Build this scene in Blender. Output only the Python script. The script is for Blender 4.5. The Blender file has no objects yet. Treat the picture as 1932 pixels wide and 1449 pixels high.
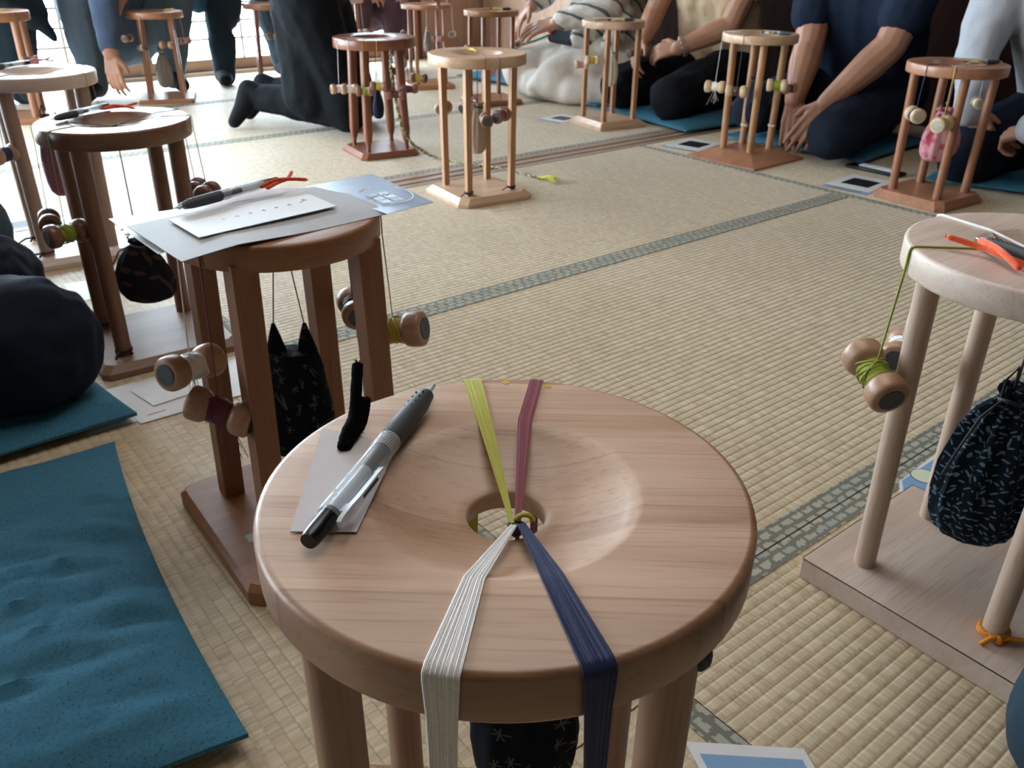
import bpy, bmesh, math, random
import numpy as np
from mathutils import Vector, Matrix, noise
R = math.radians
C = bpy.context.scene.collection
SC = bpy.context.scene
rng = random.Random(7)

# ------------------------------------------------------------------ camera, world, light, exposure
FPX, PITCH, ROLL, YAW, CAMH = 1612.385, 0.481588, 0.009287, 0.673352, 0.71
cy, sy, cp, sp = math.cos(YAW), math.sin(YAW), math.cos(PITCH), math.sin(PITCH)
fw = Vector((sy*cp, cy*cp, -sp)); rt0 = Vector((cy, -sy, 0)); up0 = rt0.cross(fw)
rt = math.cos(ROLL)*rt0 + math.sin(ROLL)*up0
up = -math.sin(ROLL)*rt0 + math.cos(ROLL)*up0
cam = bpy.data.cameras.new('camera'); camo = bpy.data.objects.new('camera', cam); C.objects.link(camo)
m = Matrix((rt, up, -fw)).transposed().to_4x4(); m.translation = (0, 0, CAMH); camo.matrix_world = m
cam.sensor_fit = 'HORIZONTAL'; cam.sensor_width = 36; cam.lens = FPX/1932*36
cam.clip_start = 0.02; cam.clip_end = 60
cam.dof.use_dof = True; cam.dof.focus_distance = 0.50; cam.dof.aperture_fstop = 27
SC.camera = camo
w = bpy.data.worlds.new('world'); SC.world = w; w.use_nodes = True
w.node_tree.nodes['Background'].inputs[0].default_value = (0.8, 0.9, 1.0, 1); w.node_tree.nodes['Background'].inputs[1].default_value = 0.6
SC.view_settings.view_transform = 'Standard'; SC.view_settings.look = 'None'
SC.view_settings.gamma = 1; SC.view_settings.use_curve_mapping = False
SC.view_settings.exposure = 0.75
PAPER_GLOW = 21.0          # daylight through the paper of the back screens
LEFT_FILL = 10.0           # added fill light: unseen left-wall screens made to glow
def area(name, loc, rot, sx, sy_, power, col):
    l = bpy.data.lights.new(name, 'AREA'); l.shape = 'RECTANGLE'; l.size = sx; l.size_y = sy_; l.energy = power; l.color = col
    o = bpy.data.objects.new(name, l); C.objects.link(o); o.location = loc; o.rotation_euler = rot; return o


area('overhead_fill', (0.9, 1.1, 2.34), (0, 0, 0), 1.3, 1.3, 11, (1.0, 0.98, 0.95))  # added overhead fill light, no ceiling lamp is seen
# ------------------------------------------------------------------ materials
def srgb(h):
    if isinstance(h, str):
        h = h.lstrip('#'); v = [int(h[i:i+2], 16)/255 for i in (0, 2, 4)]
    else: v = h
    return tuple((x/12.92 if x <= .04045 else ((x+.055)/1.055)**2.4) for x in v) + (1,)
class NT:
    def __init__(s, name):
        s.m = bpy.data.materials.new(name); s.m.use_nodes = True; s.t = s.m.node_tree
        s.b = s.t.nodes['Principled BSDF']
    def n(s, typ, **kw):
        d = s.t.nodes.new(typ)
        for k, v in kw.items(): setattr(d, k, v)
        return d
    def l(s, a, b): s.t.links.new(a, b)
    def math(s, op, a, b=None, c=None):
        d = s.n('ShaderNodeMath', operation=op)
        for i, v in enumerate((a, b, c)):
            if v is None: continue
            if isinstance(v, (int, float)): d.inputs[i].default_value = v
            else: s.l(v, d.inputs[i])
        return d.outputs[0]
    def coord(s, scale=(1, 1, 1), loc=(0, 0, 0), rot=(0, 0, 0), out='Object'):
        tc = s.n('ShaderNodeTexCoord'); mp = s.n('ShaderNodeMapping')
        mp.inputs['Scale'].default_value = scale; mp.inputs['Location'].default_value = loc; mp.inputs['Rotation'].default_value = rot
        s.l(tc.outputs[out], mp.inputs['Vector']); return mp.outputs[0]
    def noise(s, vec, scale=1, detail=3, rough=.55, dist=0):
        d = s.n('ShaderNodeTexNoise'); s.l(vec, d.inputs['Vector'])
        d.inputs['Scale'].default_value = scale; d.inputs['Detail'].default_value = detail
        d.inputs['Roughness'].default_value = rough; d.inputs['Distortion'].default_value = dist
        return d.outputs[0]
    def ramp(s, fac, stops, interp='LINEAR'):
        d = s.n('ShaderNodeValToRGB'); d.color_ramp.interpolation = interp; e = d.color_ramp.elements
        while len(e) < len(stops): e.new(.5)
        for k, (p, c) in enumerate(stops): e[k].position = p; e[k].color = c
        s.l(fac, d.inputs[0]); return d.outputs[0]
    def mix(s, fac, a, b, mode='MIX'):
        d = s.n('ShaderNodeMix', data_type='RGBA', blend_type=mode)
        for i, v in ((0, fac), (6, a), (7, b)):
            if isinstance(v, (int, float)): d.inputs[i].default_value = v
            elif isinstance(v, tuple): d.inputs[i].default_value = v
            else: s.l(v, d.inputs[i])
        return d.outputs[2]
    def bump(s, h, dist=.001, strength=1):
        d = s.n('ShaderNodeBump'); d.inputs['Distance'].default_value = dist; d.inputs['Strength'].default_value = strength
        s.l(h, d.inputs['Height']); s.l(d.outputs[0], s.b.inputs['Normal'])
def plain(name, col, rough=.6, metal=0, spec=.5, noise_amt=.08, nscale=60, bump=0, alpha=None, trans=0, ior=1.45, sheen=0):
    k = NT(name); c = srgb(col)
    if noise_amt:
        f = k.noise(k.coord((nscale,)*3), 1, 3)
        d = tuple(x*(1-noise_amt*2) for x in c[:3])+(1,); u = tuple(min(1, x*(1+noise_amt*2)) for x in c[:3])+(1,)
        k.l(k.ramp(f, [(.3, d), (.7, u)]), k.b.inputs['Base Color'])
        if bump: k.bump(f, bump)
    else: k.b.inputs['Base Color'].default_value = c
    k.b.inputs['Roughness'].default_value = rough; k.b.inputs['Metallic'].default_value = metal
    k.b.inputs['Specular IOR Level'].default_value = spec
    k.b.inputs['Transmission Weight'].default_value = trans; k.b.inputs['IOR'].default_value = ior
    if sheen: k.b.inputs['Sheen Weight'].default_value = sheen
    return k.m
def wood(name, dark, light, axis='x', rough=.42, planks=0, fine=1.0, pstops=None):
    k = NT(name); a = (2.2, 26, 26); b = (16, 420*fine, 420*fine)
    if axis == 'z': a = (26, 26, 2.2); b = (420*fine, 420*fine, 16)
    f = k.noise(k.coord(a), 1, 4, .6, .6); g = k.noise(k.coord(b), 1, 2, .5)
    D, L = srgb(dark), srgb(light)
    col = k.ramp(f, [(.28, D), (.72, L)])
    if planks:
        tc = k.n('ShaderNodeTexCoord'); sx = k.n('ShaderNodeSeparateXYZ'); k.l(tc.outputs['Object'], sx.inputs[0])
        pc = k.ramp(k.math('ADD', k.math('MULTIPLY', sx.outputs[1], 1/.29), .5), pstops, 'CONSTANT')
        col = k.mix(1, col, pc, 'MULTIPLY')
        col = k.mix(1, col, (1.1, 1.1, 1.1, 1), 'MULTIPLY')
        edge = k.ramp(k.math('ADD', k.math('MULTIPLY', sx.outputs[1], 1/.29), .5),
                      [(0, (1, 1, 1, 1))]+[q for p, _ in pstops[1:] for q in ((p-.003, (1, 1, 1, 1)), (p, (.72, .64, .6, 1)), (p+.003, (1, 1, 1, 1)))])
        col = k.mix(.8, col, edge, 'MULTIPLY')
    if planks:      # rim darkened: oiled end grain, plus its shade put into the colour
        rr = k.math('SQRT', k.math('ADD', k.math('MULTIPLY', sx.outputs[0], sx.outputs[0]), k.math('MULTIPLY', sx.outputs[1], sx.outputs[1])))
        col = k.mix(1, col, k.ramp(k.math('MULTIPLY', rr, 5), [(.664, (1, 1, 1, 1)), (.674, (.62, .50, .40, 1)), (.684, (.62, .50, .40, 1)), (.689, (.66, .60, .55, 1))]), 'MULTIPLY')
    pores = k.ramp(g, [(.30, (.72, .66, .62, 1)), (.46, (1, 1, 1, 1))])
    col = k.mix(.55, col, pores, 'MULTIPLY')
    k.l(col, k.b.inputs['Base Color']); k.b.inputs['Roughness'].default_value = rough
    k.bump(g, .0002, .5); return k.m
M = {}
M['beech_top'] = wood('front_beech_top', '#b6957d', '#d4b69f', 'x', .40, 1, 1.0,
    [(0, (.84, .81, .79, 1)), (.20, (1, .98, .96, 1)), (.40, (.86, .80, .76, 1)), (.46, (.98, .96, .94, 1)), (.645, (1, .985, .965, 1)), (.735, (.86, .79, .74, 1)), (.80, (.97, .95, .93, 1)), (.945, (.70, .58, .53, 1))])
M['beech_leg'] = wood('front_beech_leg', '#8c6a55', '#aa8870', 'z', .5)
M['pale_top'] = wood('pale_maple', '#c3ab9b', '#dac7b9', 'x', .42); M['pale_leg'] = wood('pale_maple_leg', '#b89c88', '#cfb6a3', 'z', .45)
M['mid_top'] = wood('mid_brown_wood', '#84573a', '#a3724f', 'x', .4); M['mid_leg'] = wood('mid_brown_leg', '#7c5037', '#9a6847', 'z', .45)
M['dark_top'] = wood('dark_oiled_wood', '#6a4a38', '#8a6750', 'x', .24); M['dark_leg'] = wood('dark_oiled_leg', '#694633', '#88604a', 'z', .45)
M['taupe_top'] = M['pale_top']; M['taupe_leg'] = wood('taupe_leg', '#8a6f60', '#a68a79', 'z', .45)
M['dark_base'] = wood('dark_oiled_base', '#7c5c48', '#9a7962', 'x', .5)
M['red_top'] = wood('reddish_wood', '#6c3e2a', '#8b573f', 'x', .28); M['red_leg'] = wood('reddish_leg', '#6a3a26', '#875038', 'z', .4)
M['honey_top'] = wood('honey_wood', '#b38f70', '#d3b498', 'x', .33); M['honey_leg'] = wood('honey_leg', '#9b6f4a', '#b98a63', 'z', .42)
M['orange_top'] = wood('orange_cherry', '#94654a', '#b58469', 'x', .32); M['orange_leg'] = wood('orange_cherry_leg', '#87573b', '#a87556', 'z', .4)
M['bobbin'] = wood('bobbin_wood', '#9c7458', '#bb957a', 'x', .35); M['bobbin_dark'] = wood('bobbin_wood_dark', '#714b38', '#8c6350', 'x', .3)
M['bobbin_pale'] = wood('bobbin_wood_pale', '#b99b78', '#d5bc9a', 'x', .35)
M['lead'] = plain('lead_plug', '#4d5157', .5, .3)
M['lead_pale'] = plain('pale_plug', '#a9a593', .5, .2)
THREAD = dict(yellow='#bcb93a', lime='#8f9a2b', mauve='#9d5866', white='#efecea', navy='#1b2759', crimson='#6b2a3d', brown='#5a3a31', grey='#6b6a6c', black='#1c1d22', gold='#c0aa3a', pink='#c08a96')
for k_, v_ in THREAD.items(): M['t_'+k_] = plain('thread_'+k_, v_, .5, noise_amt=.04, nscale=900, sheen=.2)
def thin(name, col, opacity, rough):
    k = NT(name); k.b.inputs['Base Color'].default_value = srgb(col); k.b.inputs['Roughness'].default_value = rough
    tr = k.n('ShaderNodeBsdfTransparent'); tr.inputs[0].default_value = (.96, .97, .98, 1); lw = k.n('ShaderNodeLayerWeight'); lw.inputs[0].default_value = .35
    mx = k.n('ShaderNodeMixShader'); k.l(k.math('ADD', k.math('MULTIPLY', lw.outputs[1], .45), opacity), mx.inputs[0]); k.l(tr.outputs[0], mx.inputs[1]); k.l(k.b.outputs[0], mx.inputs[2])
    k.l(mx.outputs[0], k.t.nodes['Material Output'].inputs['Surface']); return k.m
M['clear'] = thin('clear_plastic', '#e6ebee', .03, .05); M['frost'] = thin('frosted_plastic', '#dfe3e6', .45, .25)
M['black'] = plain('black_plastic', '#121315', .25, noise_amt=0)
M['ink'] = plain('ink_refill', '#16171b', .4, noise_amt=0)
M['grip'] = plain('grey_rubber_grip', '#45494e', .55, noise_amt=.03)
M['steel'] = plain('steel_tip', '#b8bcc2', .3, 1, noise_amt=0)
M['paper'] = plain('white_paper', '#dfdedf', .45, noise_amt=.01)
M['greyboard'] = plain('grey_card', '#b4b4b7', .55, noise_amt=.015)
M['tagpaper'] = plain('tag_paper', '#cfc6c6', .75, noise_amt=.01)
M['blueprint'] = plain('blue_print', '#7fa3c8', .5, noise_amt=.02)
M['skyprint'] = plain('pale_blue_print', '#a9bbd4', .22, noise_amt=.04, nscale=20)
M['darkphoto'] = plain('dark_photo_print', '#20232b', .4, noise_amt=.1, nscale=90)
M['greyphoto'] = plain('grey_photo_print', '#6f6f72', .45, noise_amt=.25, nscale=40)
M['greenprint'] = plain('grey_green_print', '#84958c', .5, noise_amt=.05)
M['cream'] = plain('cream_print', '#d3d9bd', .6, noise_amt=.01)
M['print'] = plain('grey_lettering', '#8e9096', .7, noise_amt=0)
M['printwhite'] = plain('white_lettering', '#f6f8fa', .2, noise_amt=0)
M['printred'] = plain('red_lettering', '#c5857a', .7, noise_amt=0)
M['outline'] = plain('dark_outline', '#3f5a68', .6, noise_amt=0)
for nme, c_ in dict( chen_orange='#f0551c', chen_pink='#d18aa0', chen_yellow='#d8c52c').items(): M[nme] = plain(nme, c_, .9, noise_amt=.15, nscale=900, sheen=.5)
M['chen_black'] = plain('chen_black', '#070808', 1.0, noise_amt=.1, nscale=900, spec=.08)
M['orange_cord'] = plain('orange_cord', '#dc8a25', .8, noise_amt=.2, nscale=500)
M['brown_cord'] = plain('brown_cord', '#3b2723', .85, noise_amt=.2, nscale=500)
M['sticker'] = plain('yellow_sticker', '#d9ab2a', .6, noise_amt=0)
M['felt'] = plain('grey_felt', '#4b5457', .95, noise_amt=.2, nscale=400)

def fabric(name, col, fleck=None, rough=.9, amt=.12, scale=260, sheen=0):
    k = NT(name); c = srgb(col)
    f = k.noise(k.coord((scale,)*3), 1, 3)
    d = tuple(x*(1-amt) for x in c[:3])+(1,); u = tuple(min(1, x*(1+amt)) for x in c[:3])+(1,)
    cc = k.ramp(f, [(.3, d), (.7, u)])
    if fleck:
        g = k.noise(k.coord((420, 640, 420)), 1, 1, .4)
        cc = k.mix(k.ramp(g, [(.63, (0, 0, 0, 1)), (.69, (.8, .8, .8, 1))]), cc, srgb(fleck))
    k.l(cc, k.b.inputs['Base Color']); k.b.inputs['Roughness'].default_value = rough
    k.b.inputs['Sheen Weight'].default_value = sheen; k.b.inputs['Specular IOR Level'].default_value = .2
    k.bump(f, .0006, .6); return k.m
M['teal'] = fabric('teal_zabuton', '#3d7189', '#214556')
M['navy_jean'] = fabric('navy_trousers', '#131b29'); M['black_cloth'] = fabric('black_trousers', '#0a0e13')
M['navy_shirt'] = fabric('navy_tshirt', '#141f31'); M['beige'] = fabric('beige_blouse', '#bda588'); M['cream_skirt'] = fabric('cream_skirt', '#cfc6bb')
M['slate'] = fabric('slate_trousers', '#47545f'); M['bluegrey'] = fabric('blue_grey_jersey', '#46546a'); M['tealgrey'] = fabric('blue_teal_tunic', '#335266')
M['white_shirt'] = fabric('white_shirt', '#a3a5aa', amt=.04); M['plum'] = fabric('plum_trousers', '#503a44'); M['greyjean'] = fabric('grey_trousers', '#3c4a55')
M['darkteal'] = fabric('dark_slate_trousers', '#1c2932'); M['sock'] = fabric('black_socks', '#12161a'); M['greysock'] = fabric('grey_socks', '#a4a3a8')
M['bluedenim'] = fabric('blue_denim', '#2a3d49')
M['skin'] = plain('skin', '#a2745c', .5, noise_amt=.04, nscale=25); M['hair'] = plain('dark_hair', '#1a1512', .5, noise_amt=.2, nscale=200)
M['skin'].node_tree.nodes['Principled BSDF'].inputs['Subsurface Weight'].default_value = .08
M['skin'].node_tree.nodes['Principled BSDF'].inputs['Subsurface Radius'].default_value = (.01, .004, .002)
def striped():
    k = NT('striped_shirt'); tc = k.coord((1, 1, 1), rot=(.5, .9, .3)); s = k.n('ShaderNodeSeparateXYZ'); k.l(tc, s.inputs[0])
    wv = k.math('FRACT', k.math('ADD', k.math('MULTIPLY', s.outputs[0], 17), k.math('MULTIPLY', k.noise(k.coord((8,)*3)), .5)))
    k.l(k.ramp(wv, [(0, srgb('#c6bfb6')), (.52, srgb('#c6bfb6')), (.58, srgb('#4f5152')), (.72, srgb('#4f5152')), (.78, srgb('#b4ada4'))]), k.b.inputs['Base Color'])
    k.b.inputs['Roughness'].default_value = .9; return k.m
M['striped'] = striped()
def motif(name, base, ink, kind, cell):
    """dark cloth printed with scattered dragonflies or radiating leaves"""
    k = NT(name); v = k.coord((1/cell,)*3); vo = k.n('ShaderNodeTexVoronoi', feature='F1'); k.l(v, vo.inputs['Vector'])
    vo.inputs['Scale'].default_value = 1; vo.inputs['Randomness'].default_value = .8
    sub = k.n('ShaderNodeVectorMath', operation='SUBTRACT'); k.l(v, sub.inputs[0]); k.l(vo.outputs['Position'], sub.inputs[1])
    vr = k.n('ShaderNodeVectorRotate', rotation_type='EULER_XYZ'); k.l(sub.outputs[0], vr.inputs['Vector']); 
    sc = k.n('ShaderNodeVectorMath', operation='SCALE'); k.l(vo.outputs['Color'], sc.inputs[0]); sc.inputs['Scale'].default_value = 2.2
    k.l(sc.outputs[0], vr.inputs['Rotation'])
    s = k.n('ShaderNodeSeparateXYZ'); k.l(vr.outputs[0], s.inputs[0]); x, y, z = s.outputs
    if kind == 'dragonfly':
        ax = k.math('ABSOLUTE', x); az = k.math('ABSOLUTE', z)
        body = k.math('MULTIPLY', k.math('LESS_THAN', ax, .026), k.math('LESS_THAN', az, .25))
        d1 = k.math('ABSOLUTE', k.math('SUBTRACT', k.math('SUBTRACT', z, .06), k.math('MULTIPLY', ax, .35)))
        d2 = k.math('ABSOLUTE', k.math('ADD', k.math('SUBTRACT', z, .06), k.math('MULTIPLY', ax, .35)))
        wings = k.math('MULTIPLY', k.math('LESS_THAN', k.math('MINIMUM', d1, d2), .026), k.math('LESS_THAN', ax, .24))
        f = k.math('MAXIMUM', body, wings)
    else:
        e = k.math('ADD', k.math('MULTIPLY', k.math('MULTIPLY', x, x), 9), k.math('MULTIPLY', z, z)); f = k.math('LESS_THAN', e, .14)
    k.l(k.mix(f, srgb(base), srgb(ink)), k.b.inputs['Base Color']); k.b.inputs['Roughness'].default_value = .9
    k.b.inputs['Specular IOR Level'].default_value = .2
    k.bump(k.noise(k.coord((300,)*3)), .0004); return k.m
M['dragon'] = motif('dragonfly_print', '#0d131c', '#5a594f', 'dragonfly', .020)
M['leaf'] = motif('leaf_print', '#0b1722', '#5c7886', 'leaf', .0085)
M['bag_white'] = fabric('white_bag', '#cfc8bc'); M['bag_beige'] = fabric('beige_bag', '#a08c7c'); M['bag_navy'] = fabric('navy_bag', '#1a2333'); M['bag_grey'] = fabric('grey_bag', '#8d8580')
M['bag_mauve'] = fabric('mauve_bag', '#6d4650')
def pinkbag():
    k = NT('pink_flower_bag'); f = k.noise(k.coord((38,)*3), 1, 1)
    k.l(k.ramp(f, [(.5, srgb('#d9a0a8')), (.64, srgb('#c4566a'))]), k.b.inputs['Base Color']); k.b.inputs['Roughness'].default_value = .9; return k.m
M['bag_pink'] = pinkbag()
M['bag_brown'] = motif('dark_flower_print', '#1b1a22', '#4a3a34', 'leaf', .03)

def tatami():
    k = NT('tatami_rush'); tc = k.n('ShaderNodeTexCoord'); s = k.n('ShaderNodeSeparateXYZ'); k.l(tc.outputs['Object'], s.inputs[0])
    x, y = s.outputs[0], s.outputs[1]
    rib = k.math('FLOOR', k.math('DIVIDE', y, .014922))
    cb = k.n('ShaderNodeCombineXYZ')
    k.l(k.math('MULTIPLY', x, 260), cb.inputs[0]); k.l(k.math('MULTIPLY', rib, 7.3), cb.inputs[1]); k.l(k.math('MULTIPLY', y, 14), cb.inputs[2])
    fine = k.noise(cb.outputs[0], 1, 2, .5)
    cb2 = k.n('ShaderNodeCombineXYZ'); k.l(k.math('MULTIPLY', x, 55), cb2.inputs[0]); k.l(k.math('MULTIPLY', rib, 3.1), cb2.inputs[1])
    mid = k.noise(cb2.outputs[0], 1, 2, .6)
    big = k.noise(k.coord((2.2, 2.2, 2.2)), 1, 3)
    col = k.ramp(fine, [(.28, srgb('#b19f82')), (.5, srgb('#c7b699')), (.75, srgb('#d8c9af'))])
    col = k.mix(.6, col, k.ramp(mid, [(.3, (.80, .77, .72, 1)), (.6, (1.06, 1.05, 1.03, 1))]), 'MULTIPLY')
    col = k.mix(.5, col, k.ramp(big, [(.35, (.93, .9, .84, 1)), (.65, (1.04, 1.04, 1.05, 1))]), 'MULTIPLY')
    # the cord line at the bottom of each groove is coloured darker
    fr = k.math('ABSOLUTE', k.math('SUBTRACT', k.math('FRACT', k.math('DIVIDE', y, .014922)), .5))
    col = k.mix(.4, col, k.ramp(fr, [(.40, (1, 1, 1, 1)), (.49, (.60, .54, .46, 1))]), 'MULTIPLY')
    k.l(col, k.b.inputs['Base Color']); k.b.inputs['Roughness'].default_value = .55
    k.b.inputs['Specular IOR Level'].default_value = .5
    k.b.inputs['Sheen Weight'].default_value = .22; k.b.inputs['Sheen Roughness'].default_value = .35; k.b.inputs['Sheen Tint'].default_value = (.95, .97, 1, 1)
    k.bump(fine, .0005, .4); return k.m
M['tatami'] = tatami()
def heri():
    k = NT('tatami_border_cloth'); v = k.coord((1, 1, 1))
    sn = k.n('ShaderNodeVectorMath', operation='SNAP'); k.l(v, sn.inputs[0]); sn.inputs[1].default_value = (.0024, .0024, .0024)
    nz = k.n('ShaderNodeTexNoise'); nz.inputs['Scale'].default_value = 90; k.l(sn.outputs[0], nz.inputs['Vector'])
    ad = k.n('ShaderNodeVectorMath', operation='MULTIPLY_ADD'); k.l(nz.outputs['Color'], ad.inputs[0]); ad.inputs[1].default_value = (.012, .010, 0); k.l(sn.outputs[0], ad.inputs[2])
    b = k.n('ShaderNodeTexBrick', offset=.5); k.l(ad.outputs[0], b.inputs['Vector']); b.inputs['Scale'].default_value = 1
    b.inputs['Brick Width'].default_value = .024; b.inputs['Row Height'].default_value = .0152; b.inputs['Mortar Size'].default_value = .0032; b.inputs['Mortar Smooth'].default_value = .1
    b.inputs['Color1'].default_value = srgb('#b5ad98'); b.inputs['Color2'].default_value = srgb('#9da198'); b.inputs['Mortar'].default_value = srgb('#727266')
    g = k.noise(k.coord((500, 500, 500)), 1, 1)
    k.l(k.mix(.4, b.outputs[0], k.ramp(g, [(.3, (.8, .8, .8, 1)), (.7, (1.1, 1.1, 1.1, 1))]), 'MULTIPLY'), k.b.inputs['Base Color'])
    k.b.inputs['Roughness'].default_value = .7; k.bump(b.outputs[1], .0003); return k.m
M['heri'] = heri()
def glow(name, col, s):
    k = NT(name); k.b.inputs['Base Color'].default_value = srgb('#e8eef0'); k.b.inputs['Emission Color'].default_value = col
    f = k.noise(k.coord((30, 30, 30)), 1, 3)
    k.l(k.math('MULTIPLY', k.math('ADD', k.math('MULTIPLY', f, .1), .95), s), k.b.inputs['Emission Strength'])
    k.b.inputs['Roughness'].default_value = .9; return k.m
M['shoji'] = glow('shoji_paper', (.68, .86, 1.0, 1), PAPER_GLOW); M['shoji_fill'] = glow('shoji_paper_fill', (.76, .89, 1.0, 1), LEFT_FILL)
M['frame'] = wood('screen_frame_wood', '#7d5b45', '#98765c', 'x', .5); M['kumiko'] = wood('screen_lattice_wood', '#a3937c', '#b8a993', 'x', .6)
M['panel'] = wood('light_door_wood', '#b08d77', '#c3a28c', 'z', .5); M['post'] = wood('red_brown_post', '#56281a', '#733c28', 'z', .4)
M['darkwall'] = wood('dark_red_panel', '#1c0d0b', '#2a1613', 'z', .9); M['slat'] = wood('dark_board', '#1a130e', '#292019', 'x', .95)
for k_ in ('darkwall', 'slat'): M[k_].node_tree.nodes['Principled BSDF'].inputs['Specular IOR Level'].default_value = .12
M['plaster'] = plain('sand_plaster', '#5d5446', .95, noise_amt=.08, nscale=200, bump=.001); M['ceil'] = wood('ceiling_boards', '#5a4634', '#735b45', 'x', .6)
M['base'] = plain('under_floor', '#5a4634', .9); M['sill'] = wood('threshold_wood', '#8d7362', '#b09a88', 'x', .45); M['silldark'] = wood('threshold_groove', '#6b5140', '#86705f', 'x', .5)

# ------------------------------------------------------------------ mesh helpers
class MB:
    def __init__(s): s.v = []; s.f = []
    def add(s, v, f):
        o = len(s.v); s.v += [tuple(p) for p in v]; s.f += [tuple(i+o for i in q) for q in f]; return s
    def lathe(s, prof, seg=32, mat=None, closed=False, mod=None):
        """prof: [(r, z)] turned about z; closed joins last ring to first; mod(angle, r, z) -> (rx, ry) factors"""
        v = []; n = len(prof)
        for r, z in prof:
            for i in range(seg):
                a = 2*math.pi*i/seg; p = Vector((r*math.cos(a), r*math.sin(a), z))
                if mod: q = mod(a, r, z); p.x *= q[0]; p.y *= q[1]
                v.append(mat @ p if mat else p)
        f = []
        for j in range(n if closed else n-1):
            k = (j+1) % n
            for i in range(seg): f.append((j*seg+i, j*seg+(i+1) % seg, k*seg+(i+1) % seg, k*seg+i))
        if not closed: f.append(tuple(range(seg))[::-1]); f.append(tuple((n-1)*seg+i for i in range(seg)))
        return s.add(v, f)
    def tube(s, pts, rad, seg=8, cap=True, flat=1.0, nrm=None):
        pts = [Vector(p) for p in pts]; n = len(pts); rr = rad if isinstance(rad, (list, tuple)) else [rad]*n
        t0 = (pts[1]-pts[0]).normalized(); u = Vector(nrm) if nrm else (Vector((0, 0, 1)) if abs(t0.z) < .9 else Vector((1, 0, 0)))
        v = []
        for i in range(n):
            t = (pts[min(i+1, n-1)]-pts[max(i-1, 0)]).normalized()
            u = (u - t*u.dot(t)); u = u.normalized() if u.length > 1e-6 else t.orthogonal().normalized(); b = t.cross(u)
            for k in range(seg):
                a = 2*math.pi*k/seg; v.append(pts[i] + (u*math.cos(a)*flat + b*math.sin(a))*rr[i])
        f = [(i*seg+k, i*seg+(k+1) % seg, (i+1)*seg+(k+1) % seg, (i+1)*seg+k) for i in range(n-1) for k in range(seg)]
        if cap: f.append(tuple(range(seg))[::-1]); f.append(tuple((n-1)*seg+k for k in range(seg)))
        return s.add(v, f)
    def box(s, x0, y0, z0, x1, y1, z1, mat=None):
        v = [Vector((x, y, z)) for z in (z0, z1) for y in (y0, y1) for x in (x0, x1)]
        if mat: v = [mat @ p for p in v]
        return s.add(v, [(0, 2, 3, 1), (4, 5, 7, 6), (0, 1, 5, 4), (2, 6, 7, 3), (0, 4, 6, 2), (1, 3, 7, 5)])
    def loft(s, loops, cap=True):
        n = len(loops[0]); v = [p for L in loops for p in L]
        f = [(j*n+i, j*n+(i+1) % n, (j+1)*n+(i+1) % n, (j+1)*n+i) for j in range(len(loops)-1) for i in range(n)]
        if cap: f.append(tuple(range(n))[::-1]); f.append(tuple((len(loops)-1)*n+i for i in range(n)))
        return s.add(v, f)
    def ball(s, c, r, seg=12, rings=8, scale=(1, 1, 1)):
        pr = [(max(1e-4, r*math.sin(math.pi*i/rings)), -r*math.cos(math.pi*i/rings)) for i in range(rings+1)]
        return s.lathe(pr, seg, Matrix.Translation(c) @ Matrix.Diagonal((*scale, 1)))
    def mesh(s, name, mat, smooth=True, angle=62):
        me = bpy.data.meshes.new(name); me.from_pydata(s.v, [], s.f)
        if mat: me.materials.append(mat)
        if smooth:
            me.polygons.foreach_set('use_smooth', [True]*len(me.polygons)); me.set_sharp_from_angle(angle=R(angle))
        me.update(); return me
    def build(s, name, mat, parent=None, smooth=True, angle=62, bevel=0, loc=None):
        o = bpy.data.objects.new(name, s.mesh(name, mat, smooth, angle)); C.objects.link(o)
        if parent: o.parent = parent
        if loc is not None: o.location = loc
        if bevel:
            b = o.modifiers.new('bevel', 'BEVEL'); b.width = bevel; b.segments = 2; b.limit_method = 'ANGLE'; b.angle_limit = R(40)
        return o
def tag(o, label=None, cat=None, group=None, kind=None):
    if label: o['label'] = label
    if cat: o['category'] = cat
    if group: o['group'] = group
    if kind: o['kind'] = kind
    return o
def thing(name, label, cat, loc=(0, 0, 0), rz=0, group=None):
    o = bpy.data.objects.new(name, None); C.objects.link(o); o.location = loc; o.rotation_euler = (0, 0, rz)
    o.empty_display_size = .05
    return tag(o, label, cat, group)
def mat_of(o): return Matrix.LocRotScale(o.location, o.rotation_euler, (1, 1, 1))

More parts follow.
